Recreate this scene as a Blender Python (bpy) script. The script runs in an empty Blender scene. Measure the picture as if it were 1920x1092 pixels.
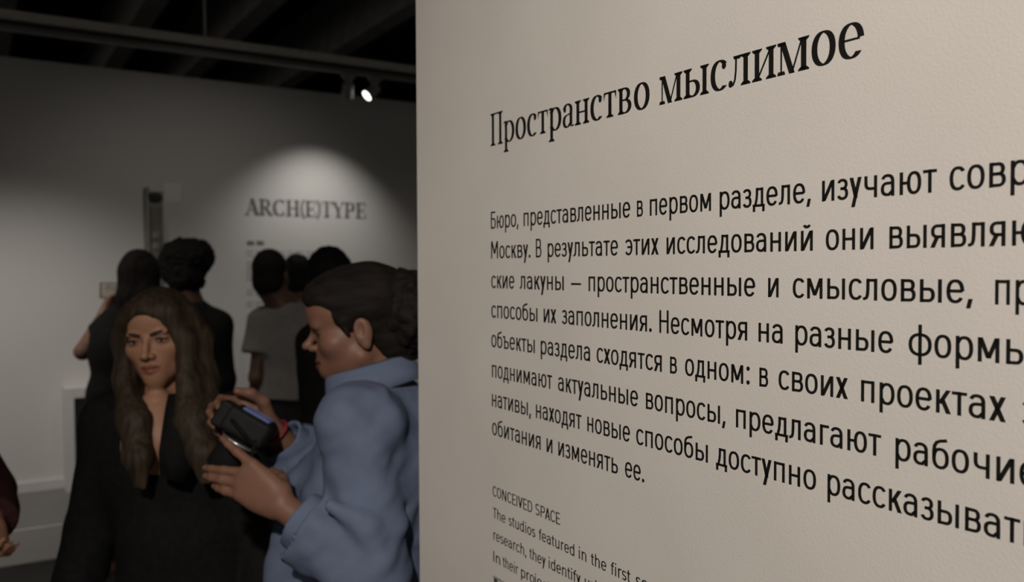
import bpy, bmesh, math, random
import numpy as np
from mathutils import Vector, Matrix
random.seed(4)
RNG = np.random.default_rng(7)
C = bpy.context.scene.collection
SC = bpy.context.scene

# ------------------------------------------------------------------ camera
FPX, PITCH, ROLL, YAW = 1580.0, 0.0258056, -0.0041058, 0.5650008
CAMZ = 1.66
def cam_rot():
    cp, sp, cr, sr = math.cos(PITCH), math.sin(PITCH), math.cos(ROLL), math.sin(ROLL)
    f = np.array([0, cp, -sp]); u = np.array([0, sp, cp]); r = np.array([1., 0, 0])
    return np.array([r * cr + u * sr, -r * sr + u * cr, f])
CR = cam_rot()
CAM = np.array([0, 0, CAMZ])
def at(px, py, d):
    """world point d metres ahead of the camera on the sight line of a pixel of the 1920x1092 frame"""
    v = np.array([(px - 960) / FPX, -(py - 546) / FPX, 1.0]) @ CR
    return CAM + v / v[1] * d
cd = bpy.data.cameras.new('camera')
cd.sensor_width = 36; cd.lens = FPX / 1920 * 36; cd.clip_start = 0.05
cd.dof.use_dof = True; cd.dof.focus_distance = 0.83; cd.dof.aperture_fstop = 5.8
co = bpy.data.objects.new('camera', cd); C.objects.link(co)
M = Matrix.Identity(4)
for i in range(3):
    M[i][0] = CR[0][i]; M[i][1] = CR[1][i]; M[i][2] = -CR[2][i]; M[i][3] = CAM[i]
co.matrix_world = M
SC.camera = co

# ------------------------------------------------------------------ world, light, exposure
SC.view_settings.view_transform = 'Standard'; SC.view_settings.look = 'None'
SC.view_settings.gamma = 1; SC.view_settings.exposure = 0.0
w = bpy.data.worlds.new('world'); SC.world = w; w.use_nodes = True
w.node_tree.nodes['Background'].inputs[0].default_value = (1, 0.93, 0.86, 1)
w.node_tree.nodes['Background'].inputs[1].default_value = 0.072

U = np.array([math.sin(YAW), -math.cos(YAW), 0])      # along the text wall, towards the camera's right
N = np.array([math.cos(YAW), math.sin(YAW), 0])       # text wall's inward normal = along the far wall
P0 = CAM + np.array([*(lambda v: v / v[1] * 1.2)(np.array([(920.5 - 960) / FPX, (546 - 505) / FPX, 1.0]) @ CR)])
P0[2] = CAMZ
FAR = at(570, 430, 5.2); FAR[2] = 0                    # a point of the far wall; that wall runs along N
def wpt(s, h, off=0.0):
    """point of the text wall: s metres from the text margin, h above the lens, off the surface"""
    p = P0 + U * s - N * off
    return np.array([p[0], p[1], CAMZ + h])
def fpt(a, z, off=0.0):
    """point of the far wall: a metres along it, off metres in front of it"""
    p = FAR + N * a + U * off
    return np.array([p[0], p[1], z])

def lamp(name, kind, loc, target, power, color, size=0.05, angle=60, blend=1.0):
    l = bpy.data.lights.new(name, kind); l.energy = power; l.color = color
    if kind == 'SPOT':
        l.spot_size = math.radians(angle); l.spot_blend = blend; l.shadow_soft_size = size
    elif kind == 'AREA':
        l.shape = 'DISK'; l.size = size
    o = bpy.data.objects.new(name, l); C.objects.link(o)
    d = Vector(np.asarray(target, float) - np.asarray(loc, float))
    o.location = Vector(loc); o.rotation_euler = d.to_track_quat('-Z', 'Y').to_euler()
    return o
WARM = (1.0, 0.915, 0.825); NEUT = (1.0, 0.94, 0.87)
# gallery lamps outside the frame, and one added wall fill
lamp('wall_washer', 'SPOT', (-0.18, -1.42, 3.0), wpt(0.56, -0.2), 262, WARM, 0.06, 68, 1.0)
lamp('left_washer', 'SPOT', tuple(fpt(-2.2, 2.85, 1.5)), fpt(-1.22, 0.15), 84, NEUT, 0.06, 70, 1.0)
lamp('wall_fill', 'SPOT', tuple(fpt(-0.75, 2.70, 1.6)), fpt(-0.66, 1.35), 8, NEUT, 0.10, 96, 1.0)  # added unseen fill, lifts the far wall between the two light pools
lamp('room_lamp', 'SPOT', (-1.7, 0.2, 3.1), at(400, 760, 1.95), 17, (1.0, 0.88, 0.78), 0.25, 50, 1.0)

# ------------------------------------------------------------------ materials
def mat(name, col, rough=0.6, var=0.0, scale=30.0, bump=0.0, bscale=100.0, metallic=0.0, spec=0.5, stretch=None, emit=None, sheen=0.0, attr=None, col2=None):
    m = bpy.data.materials.new(name); m.use_nodes = True
    nt = m.node_tree; b = nt.nodes['Principled BSDF']
    b.inputs['Roughness'].default_value = rough; b.inputs['Metallic'].default_value = metallic
    b.inputs['Specular IOR Level'].default_value = spec
    if sheen: b.inputs['Sheen Weight'].default_value = sheen
    tc = nt.nodes.new('ShaderNodeTexCoord'); mp = nt.nodes.new('ShaderNodeMapping')
    nt.links.new(tc.outputs['Object'], mp.inputs['Vector'])
    if stretch: mp.inputs['Scale'].default_value = stretch
    nz = nt.nodes.new('ShaderNodeTexNoise'); nz.inputs['Scale'].default_value = scale; nz.inputs['Detail'].default_value = 4
    nt.links.new(mp.outputs[0], nz.inputs['Vector'])
    rp = nt.nodes.new('ShaderNodeValToRGB')
    c0 = [max(0, c * (1 - var)) for c in col]; c1 = col2 or [min(1, c * (1 + var)) for c in col]
    rp.color_ramp.elements[0].color = (*c0, 1); rp.color_ramp.elements[1].color = (*c1, 1)
    rp.color_ramp.elements[0].position = 0.3; rp.color_ramp.elements[1].position = 0.7
    nt.links.new(nz.outputs['Fac'], rp.inputs[0])
    last = rp.outputs[0]
    if attr:
        at_ = nt.nodes.new('ShaderNodeVertexColor'); at_.layer_name = attr
        mx = nt.nodes.new('ShaderNodeMix'); mx.data_type = 'RGBA'; mx.blend_type = 'MULTIPLY'; mx.inputs[0].default_value = 1
        nt.links.new(last, mx.inputs[6]); nt.links.new(at_.outputs[0], mx.inputs[7]); last = mx.outputs[2]
    nt.links.new(last, b.inputs['Base Color'])
    if bump:
        n2 = nt.nodes.new('ShaderNodeTexNoise'); n2.inputs['Scale'].default_value = bscale; n2.inputs['Detail'].default_value = 3
        nt.links.new(mp.outputs[0], n2.inputs['Vector'])
        bp = nt.nodes.new('ShaderNodeBump'); bp.inputs['Strength'].default_value = 1; bp.inputs['Distance'].default_value = bump
        nt.links.new(n2.outputs['Fac'], bp.inputs['Height']); nt.links.new(bp.outputs[0], b.inputs['Normal'])
    if emit:
        b.inputs['Emission Color'].default_value = (*emit[0], 1); b.inputs['Emission Strength'].default_value = emit[1]
    return m
M_WALL = mat('painted_plaster', (0.72, 0.685, 0.64), 0.75, 0.03, 6, 0.0002, 400, spec=0.25)
M_FAR = mat('white_wall_paint', (0.70, 0.685, 0.66), 0.8, 0.02, 3, 0.0004, 90, spec=0.2)
M_VINYL = mat('black_vinyl', (0.012, 0.011, 0.010), 0.45, 0.1, 40, spec=0.3)
M_GREYPRINT = mat('grey_print', (0.17, 0.165, 0.16), 0.7, 0.1, 40)
M_PALEPRINT = mat('pale_grey_print', (0.36, 0.35, 0.335), 0.7, 0.1, 40)
M_FLOOR = mat('dark_concrete', (0.09, 0.085, 0.08), 0.7, 0.25, 5, 0.0006, 60)
M_CEIL = mat('black_ceiling_paint', (0.045, 0.045, 0.045), 0.9, 0.2, 4)
M_BEAM = mat('dark_grey_beam', (0.62, 0.61, 0.60), 0.8, 0.15, 8)
M_TRACK = mat('grey_track_metal', (0.66, 0.62, 0.56), 0.55, 0.1, 30)
M_LAMPB = mat('grey_lamp_housing', (0.34, 0.33, 0.32), 0.45, 0.05, 30)
M_DARKLENS = mat('lamp_reflector', (0.8, 0.8, 0.78), 0.3, 0.02, 30, emit=((1, 0.97, 0.95), 0.10))
M_LIT = mat('lit_lamp_face', (0.9, 0.9, 0.85), 0.4, 0.02, 30, emit=((1, 0.97, 0.88), 3.5))

# ------------------------------------------------------------------ mesh helpers
def link(name, me, m=None, parent=None, smooth=True):
    o = bpy.data.objects.new(name, me); C.objects.link(o)
    if m: me.materials.append(m)
    if smooth and len(me.polygons): me.polygons.foreach_set('use_smooth', [True] * len(me.polygons))
    if parent: o.parent = parent
    return o
def raw_mesh(name, V, F):
    me = bpy.data.meshes.new(name)
    V = np.asarray(V, np.float32)
    if isinstance(F, np.ndarray):
        me.vertices.add(len(V)); me.vertices.foreach_set('co', V.ravel())
        n = len(F); k = F.shape[1]
        me.loops.add(n * k); me.loops.foreach_set('vertex_index', F.astype(np.int32).ravel())
        me.polygons.add(n); me.polygons.foreach_set('loop_start', np.arange(0, n * k, k, dtype=np.int32))
        me.update(calc_edges=True)
    else:
        me.from_pydata([tuple(v) for v in V], [], F); me.update()
    return me
def tag(o, label, cat, group=None, kind=None):
    o['label'] = label; o['category'] = cat
    if group: o['group'] = group
    if kind: o['kind'] = kind
    return o
def empty(name, loc, label, cat, group=None):
    o = bpy.data.objects.new(name, None); C.objects.link(o); o.empty_display_size = 0.05
    o.location = Vector(loc); tag(o, label, cat, group); return o
def child(o, parent):
    """parent a world-space mesh under a thing, keeping it in place"""
    bpy.context.view_layer.update()
    o.parent = parent; o.matrix_parent_inverse = parent_matrix(parent).inverted(); return o
def parent_matrix(p):
    m = Matrix.LocRotScale(p.location, p.rotation_euler, p.scale)
    return (parent_matrix(p.parent) @ p.matrix_parent_inverse @ m) if p.parent else m
class MB:
    def __init__(s): s.v = []; s.f = []
    def add(s, V, F):
        b = len(s.v); s.v += [tuple(map(float, p)) for p in V]; s.f += [[i + b for i in f] for f in F]
    def box(s, c, size, R=None, bev=0.0):
        bm = bmesh.new(); bmesh.ops.create_cube(bm, size=1)
        for v in bm.verts: v.co = Vector((v.co.x * size[0], v.co.y * size[1], v.co.z * size[2]))
        if bev: bmesh.ops.bevel(bm, geom=bm.edges[:], offset=bev, segments=3, affect='EDGES', profile=0.5)
        R = np.eye(3) if R is None else np.asarray(R)
        bm.verts.index_update()
        s.add([np.asarray(c) + R @ np.array(v.co) for v in bm.verts], [[v.index for v in f.verts] for f in bm.faces]); bm.free()
    def cyl(s, a, b, prof, n=32):
        """profile [(t, r)] swept from a to b"""
        a, b = np.asarray(a, float), np.asarray(b, float); ax = (b - a); L = np.linalg.norm(ax); ax = ax / L
        t = np.cross(ax, [0, 0, 1]) if abs(ax[2]) < 0.9 else np.cross(ax, [1, 0, 0]); t /= np.linalg.norm(t); q = np.cross(ax, t)
        V = []; F = []
        for (u, r) in prof:
            for k in range(n):
                g = 2 * math.pi * k / n; V.append(a + ax * u * L + (t * math.cos(g) + q * math.sin(g)) * r)
        for i in range(len(prof) - 1):
            for k in range(n): F.append([i * n + k, i * n + (k + 1) % n, (i + 1) * n + (k + 1) % n, (i + 1) * n + k])
        F.append(list(range(n - 1, -1, -1))); F.append([(len(prof) - 1) * n + k for k in range(n)])
        s.add(V, F)
    def build(s, name, m, parent=None, smooth=False):
        me = raw_mesh(name, s.v, s.f)
        o = link(name, me, m, None, smooth)
        if parent: child(o, parent)
        return o

# ------------------------------------------------------------------ room
def slab(name, p, a, b, c, m):
    """box spanned from p by the vectors a, b, c"""
    p, a, b, c = map(np.asarray, (p, a, b, c)); mb = MB()
    V = [p, p + a, p + a + b, p + b, p + c, p + a + c, p + a + b + c, p + b + c]
    mb.add(V, [[3, 2, 1, 0], [4, 5, 6, 7], [0, 1, 5, 4], [1, 2, 6, 5], [2, 3, 7, 6], [3, 0, 4, 7]])
    o = mb.build(name, m)
    bm = bmesh.new(); bm.from_mesh(o.data); bmesh.ops.recalc_face_normals(bm, faces=bm.faces); bm.to_mesh(o.data); bm.free()
    o['kind'] = 'structure'; return o
Z = np.array([0, 0, 1.0])
slab('floor', fpt(-9, -0.1, -10), N * 16, U * 18, Z * 0.1, M_FLOOR)
slab('ceiling', fpt(-9, 3.9, -10), N * 16, U * 18, Z * 0.1, M_CEIL)
slab('wall_side', fpt(6.9, 0, -10), N * 0.1, U * 11.5, Z * 3.9, M_CEIL)
slab('wall_back', fpt(-9, 0, -10), N * 16, U * 0.1, Z * 3.9, M_CEIL)
S_EDGE = -0.2363
e0 = wpt(S_EDGE, -CAMZ); e0[2] = 0
o = slab('wall_right', e0, U * 3.2, N * 0.14, Z * 3.3, M_WALL)
f0 = fpt(-4.2, 0, -0.14)
slab('wall_far', f0, N * 6.6, U * 0.14, Z * 2.765, M_FAR)
# ceiling beams, square to the far wall
def far_hit(px, py, z):
    v = np.array([(px - 960) / FPX, -(py - 546) / FPX, 1.0]) @ CR
    return CAM + v * ((z - CAMZ) / v[2])
for bi, (px, py) in enumerate([(8, 4), (288, 10), (505, 10), (745, 35)]):
    q = far_hit(px, py, 3.42); a = (q - FAR) @ N
    b = slab('ceiling_beam', fpt(a - 0.07, 3.42, -9.8), N * 0.14, U * 16, Z * 0.48, M_BEAM)

# ------------------------------------------------------------------ lighting track and spotlights
tr = empty('lighting_track', fpt(0, 2.80, 0.57), 'grey ceiling track rail running above the far white wall', 'light track')
mb = MB(); c = fpt(-1.2, 2.83, 0.57); Rt = np.stack([N, U, Z], 1)
mb.box(c, (5.6, 0.045, 0.045), Rt, 0.004); mb.build('rail', M_TRACK, tr)
mb = MB(); mb.box(c - Z * 0.034, (5.6, 0.02, 0.022), Rt, 0.002); mb.build('conductor_slot', M_CEIL, tr)
mb = MB(); mb.box(c - Z * 0.058 + U * 0.0, (5.6, 0.05, 0.022), Rt, 0.003); mb.build('lower_channel', mat('dark_track_metal', (0.2, 0.19, 0.18), 0.6, 0.1, 30), tr)
for k in range(4):
    mb = MB(); h = fpt(-3.4 + 1.35 * k, 2.855, 0.57); mb.cyl(h, h + Z * 0.56, [(0, 0.006), (1, 0.006)], 10); mb.build('hanger', M_BEAM, tr)
def spotlight(a, d, label, lit):
    base = fpt(a, 2.762, 0.57)
    t = empty('track_spotlight', base, label, 'spotlight', 'spotlights on the ceiling track')
    mb = MB(); mb.box(base - Z * 0.012, (0.075, 0.03, 0.024), Rt, 0.004); mb.build('adapter', M_LAMPB, t)
    mb = MB(); mb.cyl(base - Z * 0.02, base - Z * 0.072, [(0, 0.022), (0.06, 0.024), (0.94, 0.024), (1, 0.018)], 24); mb.build('driver_case', M_LAMPB, t, True)
    d = np.asarray(d, float); d /= np.linalg.norm(d)
    j = base - Z * 0.072
    side = np.cross(d, Z); side /= np.linalg.norm(side)
    mb = MB(); mb.cyl(j - side * 0.03, j + side * 0.03, [(0, 0.010), (1, 0.010)], 16); mb.build('tilt_joint', M_BEAM, t, True)
    h0 = j - d * 0.028; h1 = j + d * 0.066
    mb = MB(); mb.cyl(h0, h1, [(0, 0.012), (0.03, 0.026), (0.5, 0.032), (0.9, 0.037), (1, 0.037), (1.0, 0.032), (0.93, 0.030)], 32)
    hd = mb.build('lamp_head', M_LAMPB, t, True)
    mb = MB(); mb.cyl(h1 - d * 0.006, h1 + d * 0.001, [(0, 0.029), (0.8, 0.029), (1, 0.024)], 32)
    le = mb.build('lens', M_LIT if lit else M_DARKLENS, t, True); le['label'] = 'glowing lens' if lit else 'dim lens'
    return h1, d
aim = fpt(0.03, 1.75); s1 = fpt(0.0, 2.62, 0.55)
hx, hd_ = spotlight((far_hit(636, 141, 2.78) - FAR) @ N, fpt(0.10, 1.9) - s1, 'grey track spotlight with dim lens, aimed at the far wall', False)
lamp('spotlight_beam', 'SPOT', hx + hd_ * 0.01, fpt(0.04, 1.50), 17, (1, 0.96, 0.90), 0.02, 92, 1.0)
spotlight((far_hit(687, 146, 2.78) - FAR) @ N, np.array([-0.62, -0.45, -0.62]), 'track spotlight with a bright glowing lens beside the dim one', True)

# ------------------------------------------------------------------ lettering
def arc(cx, cy, rx, ry, a0, a1, n=26, e=2.35):
    t = np.radians(np.linspace(a0, a1, n)); c, s = np.cos(t), np.sin(t)
    return [(cx + rx * math.copysign(abs(a) ** (2 / e), a), cy + ry * math.copysign(abs(b) ** (2 / e), b)) for a, b in zip(c, s)]
def stroke(pts, wx, wy):
    """polygon strip of a polyline drawn with an elliptical pen"""
    P = [np.array(pts[0], float)]
    for q in pts[1:]:
        if np.hypot(*(np.array(q) - P[-1])) > 1e-4: P.append(np.array(q, float))
    closed = len(P) > 6 and np.hypot(*(P[0] - P[-1])) < 0.02
    L = []; R = []
    n = len(P)
    for i in range(n):
        a = P[i - 1] if i else (P[-2] if closed else P[0]); b = P[i + 1] if i < n - 1 else (P[1] if closed else P[-1])
        d0 = P[i] - a; d1 = b - P[i]
        if np.hypot(*d0) < 1e-9: d0 = d1
        if np.hypot(*d1) < 1e-9: d1 = d0
        d0 = d0 / np.hypot(*d0); d1 = d1 / np.hypot(*d1)
        m = d0 + d1; m = m / max(np.hypot(*m), 1e-6); nn = np.array([-m[1], m[0]])
        h = np.array([wx * wx / 4 * nn[0], wy * wy / 4 * nn[1]]) / math.sqrt((wx / 2 * nn[0]) ** 2 + (wy / 2 * nn[1]) ** 2)
        k = 1 / max(0.6, np.dot(nn, [-d0[1], d0[0]])); h = h * k
        L.append(P[i] + h); R.append(P[i] - h)
    return [[L[i], L[i + 1], R[i + 1], R[i]] for i in range(n - 1)]
def disc(cx, cy, r, ry=None):
    return [[np.array([cx + r * math.cos(t), cy + (ry or r) * math.sin(t)]) for t in np.linspace(0, 2 * math.pi, 17)[:-1]]]
WX, WY = 0.154, 0.128
SANS = {}
def D(x0, y0, x1, y1, hw=0.19): return [[np.array([x0 - hw / 2, y0]), np.array([x0 + hw / 2, y0]), np.array([x1 + hw / 2, y1]), np.array([x1 - hw / 2, y1])]]
def S(*p): return stroke(p, WX, WY)
def A(pts): return stroke(pts, WX, WY)
T_, B_ = 0.93, 0.07; XL = 0.080; CH = 1.376; CT = CH - 0.07
def g(ch, w, l, r, *st): SANS[ch] = (sum(st, []), w, l, r)
ST, RO, DI = 0.125, 0.055, 0.02
g('о', .74, RO, RO, A(arc(.37, .5, .284, .440, 0, 360, 40)))
g('с', .68, RO, .03, A(arc(.37, .5, .284, .440, 38, 322, 36)))
g('е', .74, RO, RO, S((.1, .51), (.655, .51)), A(arc(.37, .5, .284, .440, 0, 325, 38)))
g('э', .68, .03, RO, A(arc(.31, .5, .284, .440, 142, -142, 36)), S((.2, .51), (.58, .51)))
g('а', .68, .05, ST, A(arc(.34, .66, .25, .27, 158, 0) + [(.594, .5), (.594, 0)]), A([(.594, .585), (.36, .585)] + arc(.336, .325, .25, .257, 90, 270) + [(.42, .072), (.594, .25)]))
g('в', .68, ST, .05, S((XL, 0), (XL, 1)), A([(XL, T_), (.36, T_)] + arc(.36, .73, .19, .20, 90, -90) + [(XL, .53)]), A([(.2, .53), (.37, .53)] + arc(.38, .30, .21, .23, 90, -90) + [(XL, B_)]))
g('б', .74, RO, RO, A(arc(.37, .455, .284, .395, 0, 360, 40)), A([(.086, .46), (.086, .78), (.11, .98), (.2, 1.13), (.36, 1.21), (.52, 1.235), (.64, 1.27)]))
g('г', .50, ST, .02, S((XL, 0), (XL, 1)), S((XL, T_), (.50, T_)))
g('д', .80, .03, .05, S((0, B_), (.80, B_)), S((.086, .1), (.086, -.25)), S((.714, .1), (.714, -.25)), S((.62, B_), (.62, 1)), S((.26, T_), (.62, T_)), A([(.285, 1.0), (.28, .65), (.25, .38), (.17, B_)]))
g('з', .60, .03, .05, A(arc(.28, .735, .205, .20, 160, -90) + [(.18, .535)]), A([(.2, .535)] + arc(.29, .30, .225, .24, 90, -160)))
g('и', .70, ST, ST, S((XL, 0), (XL, 1)), S((.614, 0), (.614, 1)), D(.11, .02, .59, .98, .20))
g('й', .70, ST, ST, *[SANS['и'][0]], A(arc(.35, 1.33, .15, .15, 195, 345, 16)))
g('к', .64, ST, DI, S((XL, 0), (XL, 1)), D(.16, .40, .53, 1, .20), D(.27, .60, .54, 0, .20))
g('л', .70, .02, ST, S((.614, 0), (.614, 1)), S((.22, T_), (.614, T_)), A([(.24, 1), (.235, .5), (.215, .25), (.17, .12), (.09, .075), (0, .07)]))
g('м', .86, ST, ST, S((XL, 0), (XL, 1)), S((.774, 0), (.774, 1)), D(.105, 1, .43, .16, .18), D(.755, 1, .43, .16, .18))
g('н', .68, ST, ST, S((XL, 0), (XL, 1)), S((.594, 0), (.594, 1)), S((XL, .51), (.594, .51)))
g('п', .68, ST, ST, S((XL, 0), (XL, 1)), S((.594, 0), (.594, 1)), S((XL, T_), (.594, T_)))
g('р', .73, ST, RO, S((XL, -.38), (XL, 1)), A([(XL, .72)] + arc(.363, .5, .28, .440, 150, -150, 34) + [(XL, .28)]))
g('т', .62, DI, DI, S((0, T_), (.62, T_)), S((.31, 0), (.31, 1)))
g('у', .64, DI, DI, D(.1, 1, .345, .05), D(.54, 1, .19, -.38))
g('ф', 1.06, RO, RO, A(arc(.53, .5, .444, .440, 0, 360, 44)), S((.53, -.38), (.53, 1.38)))
g('х', .64, DI, DI, D(.1, 1, .54, 0, .20), D(.54, 1, .1, 0, .20))
g('ч', .66, ST, ST, S((.574, 0), (.574, 1)), A([(XL, 1), (XL, .66)] + arc(.31, .63, .224, .22, 180, 270) + [(.574, .41)]))
BOW = [(XL, .57), (.36, .57)] + arc(.36, .32, .21, .25, 90, -90) + [(XL, B_)]
g('ь', .66, ST, .05, S((XL, 0), (XL, 1)), A(BOW))
g('ы', .95, ST, ST, S((XL, 0), (XL, 1)), A(BOW), S((.864, 0), (.864, 1)))
g('ъ', .83, DI, .05, S((0, T_), (.3, T_)), S((.256, 0), (.256, 1)), A([(x + .17, y) for x, y in BOW]))
g('ю', 1.02, ST, RO, S((XL, 0), (XL, 1)), S((XL, .51), (.40, .51)), A(arc(.68, .5, .254, .440, 0, 360, 40)))
g('я', .68, .03, ST, S((.594, 0), (.594, 1)), A([(.594, T_), (.34, T_)] + arc(.34, .695, .225, .235, 90, 270) + [(.594, .46)]), D(.34, .5, .11, 0, .20))
g(',', .24, .04, .05, D(.15, .19, .06, -.2, .17)); g('.', .22, .06, .06, disc(.11, .11, .115)); g(':', .22, .1, .08, disc(.11, .115, .115), disc(.11, .86, .115))
g('—', .86, .1, .1, S((0, .47), (.86, .47)))
g('-', .4, .06, .06, S((0, .47), (.4, .47)))
g('Б', .74, ST, .05, S((XL, 0), (XL, CH)), S((XL, CT), (.66, CT)), A([(XL, .79), (.40, .79)] + arc(.42, .43, .235, .36, 90, -90) + [(XL, B_)]))
g('М', 1.0, ST, ST, S((XL, 0), (XL, CH)), S((.914, 0), (.914, CH)), D(.11, CH, .5, .38), D(.89, CH, .5, .38))
g('В', .76, ST, .05, S((XL, 0), (XL, CH)), A([(XL, CT), (.40, CT)] + arc(.40, 1.015, .22, .29, 90, -90) + [(XL, .725)]), A([(.2, .725), (.42, .725)] + arc(.43, .40, .24, .33, 90, -90) + [(XL, B_)]))
g('Н', .80, ST, ST, S((XL, 0), (XL, CH)), S((.714, 0), (.714, CH)), S((XL, .72), (.714, .72)))
# latin
g('C', .76, RO, .03, A(arc(.41, .688, .325, .62, 36, 324, 36))); g('O', .84, RO, RO, A(arc(.42, .688, .334, .62, 0, 360, 40)))
g('N', .84, ST, ST, S((XL, 0), (XL, CH)), S((.754, 0), (.754, CH)), D(.1, CH, .74, 0, .19)); g('E', .66, ST, .03, S((XL, 0), (XL, CH)), S((XL, CT), (.64, CT)), S((XL, .70), (.6, .70)), S((XL, B_), (.66, B_)))
g('I', .172, ST, ST, S((XL, 0), (XL, CH))); g('V', .8, 0, 0, D(.1, CH, .4, 0), D(.7, CH, .4, 0))
g('D', .8, ST, RO, S((XL, 0), (XL, CH)), A([(XL, CT), (.36, CT)] + arc(.36, .688, .354, .618, 90, -90) + [(XL, B_)]))
g('S', .74, .05, .05, A(arc(.37, 1.0, .28, .31, 30, 270, 24) + arc(.37, .38, .29, .31, 90, -150, 24)))
g('P', .74, ST, .03, S((XL, 0), (XL, CH)), A([(XL, CT), (.40, CT)] + arc(.40, .98, .25, .326, 90, -90) + [(XL, .65)]))
g('A', .84, 0, 0, D(.1, 0, .42, CH), D(.74, 0, .42, CH), S((.2, .40), (.64, .40))); g('T', .7, .02, .02, S((0, CT), (.70, CT)), S((.35, 0), (.35, CH)))
NB = A([(XL, .70)] + arc(.34, .66, .254, .28, 130, 0) + [(.594, 0)])
g('n', .68, ST, ST, S((XL, 0), (XL, 1)), NB); g('h', .68, ST, ST, S((XL, 0), (XL, CH)), NB)
g('m', 1.06, ST, ST, S((XL, 0), (XL, 1)), NB, A([(.594, .70)] + arc(.75, .66, .22, .28, 130, 0) + [(.97, 0)]))
g('u', .68, ST, ST, S((.594, 0), (.594, 1)), A([(XL, 1), (XL, .36)] + arc(.34, .34, .254, .28, 180, 310) + [(.594, .3)]))
g('r', .48, ST, 0, S((XL, 0), (XL, 1)), A([(XL, .65)] + arc(.36, .66, .26, .28, 150, 70)))
g('d', .73, RO, ST, S((.644, 0), (.644, CH)), A([(.644, .72)] + arc(.367, .5, .28, .440, 30, 330, 34) + [(.644, .28)]))
g('b', .73, ST, RO, S((XL, 0), (XL, CH)), A([(XL, .72)] + arc(.363, .5, .28, .440, 150, -150, 34) + [(XL, .28)]))
g('g', .73, RO, ST, S((.644, 1), (.644, -.1)), A([(.644, .72)] + arc(.367, .5, .28, .440, 30, 330, 34) + [(.644, .28)]), A(arc(.36, -.08, .284, .26, 0, -150)))
g('p', *SANS['р'][1:], SANS['р'][0]); g('o', *SANS['о'][1:], SANS['о'][0]); g('e', *SANS['е'][1:], SANS['е'][0]); g('a', *SANS['а'][1:], SANS['а'][0]); g('c', *SANS['с'][1:], SANS['с'][0]); g('y', *SANS['у'][1:], SANS['у'][0])
g('i', .172, ST, ST, S((XL, 0), (XL, 1)), S((XL, 1.2), (XL, 1.376))); g('j', .2, .02, ST, A([(.1, 1), (.1, -.15), (.06, -.28), (-.04, -.31)]), S((.1, 1.2), (.1, 1.376)))
g('s', .60, .05, .05, A(arc(.30, .72, .205, .215, 25, 265, 20) + arc(.30, .285, .215, .22, 85, -155, 20)))
g('t', .46, .02, .02, A([(.2, 1.25), (.2, .25), (.26, .1), (.44, .07)]), S((0, T_), (.44, T_))); g('f', .46, .02, 0, A([(.2, 0), (.2, 1.1), (.27, 1.27), (.46, 1.3)]), S((0, T_), (.42, T_)))
g('w', 1.0, 0, 0, D(.09, 1, .29, 0, .17), D(.5, 1, .29, 0, .17), D(.5, 1, .71, 0, .17), D(.91, 1, .71, 0, .17))
g('v', .64, 0, 0, D(.1, 1, .32, 0), D(.54, 1, .32, 0))

# the heading's serif face: thick stems, hairline joins
SERIF = {}
def ser(x, y, up=1, hw=0.235):
    s = 1 if up else -1
    return [[np.array(p) for p in [(x - hw, y), (x + hw, y), (x + hw, y + s * .04), (x + .135, y + s * .11), (x - .135, y + s * .11), (x - hw, y + s * .04)]]]
def stem(x, y0, y1, w=.215, b=True, t=True, hw=.235):
    r = [[np.array([x - w / 2, y0]), np.array([x + w / 2, y0]), np.array([x + w / 2, y1]), np.array([x - w / 2, y1])]]
    if b: r += ser(x, y0, 1, hw)
    if t: r += ser(x, y1, 0, hw)
    return r
def hair_(x0, y0, x1, y1, t=.06): return stroke([(x0, y0), (x1, y1)], t, t)
def pen(pts, wx=.235, wy=.055): return stroke(pts, wx, wy)
def gs(ch, w, l, r, *st): SERIF[ch] = (sum(st, []), w, l, r)
HC = 1.545
gs('П', 1.28, .04, .05, stem(.26, 0, HC, .22, hw=.25), stem(1.02, 0, HC, .22, hw=.25), hair_(.2, HC - .035, 1.1, HC - .035, .07))
gs('р', 1.06, .02, .06, stem(.25, -.44, 1.0, .215, t=False), hair_(.02, .95, .25, .985, .08), pen([(.3, .84)] + arc(.55, .5, .395, .475, 140, -140, 34, 2.1) + [(.3, .14)]))
gs('о', .98, .06, .06, pen(arc(.49, .5, .373, .483, 0, 360, 44, 2.1)))
gs('с', .86, .06, .05, pen(arc(.49, .5, .373, .483, 48, 312, 36, 2.1)), disc(.71, .80, .11, .12))
gs('т', .92, .03, .03, stem(.46, 0, 1, .215, t=False), hair_(.03, .965, .89, .965, .07), [[np.array(p) for p in [(.03, 1), (.15, .96), (.03, .68)]]], [[np.array(p) for p in [(.89, 1), (.77, .96), (.89, .68)]]])
gs('а', .92, .05, .02, pen([(.12, .78)] + arc(.40, .72, .28, .253, 150, 10, 20, 2.1) + [(.66, .5), (.66, .12)], .21, .06), disc(.17, .76, .10, .11), hair_(.66, .58, .35, .52, .06), pen([(.36, .53)] + arc(.34, .27, .235, .25, 90, 270, 20, 2.1) + [(.5, .06), (.66, .2)], .20, .055), pen([(.66, .2), (.68, .07), (.76, .03), (.88, .07)], .1, .06))
gs('н', 1.1, .03, .03, stem(.235, 0, 1), stem(.865, 0, 1), hair_(.2, .51, .9, .51, .065))
gs('в', .98, .03, .06, stem(.235, 0, 1, hw=.2), pen([(.1, .965), (.5, .965)] + arc(.48, .745, .26, .222, 80, -80, 20, 2.1) + [(.25, .525)], .21, .06), pen([(.3, .525), (.5, .525)] + arc(.52, .28, .30, .248, 80, -80, 20, 2.1) + [(.1, .033)], .22, .06))
gs('м', 1.42, .02, .03, stem(.18, 0, 1, .07, hw=.17), D(.24, 1, .66, 0, .24), D(1.10, 1, .66, 0, .075), stem(1.17, 0, 1, .225), ser(.22, 1, 0, .14))
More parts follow.
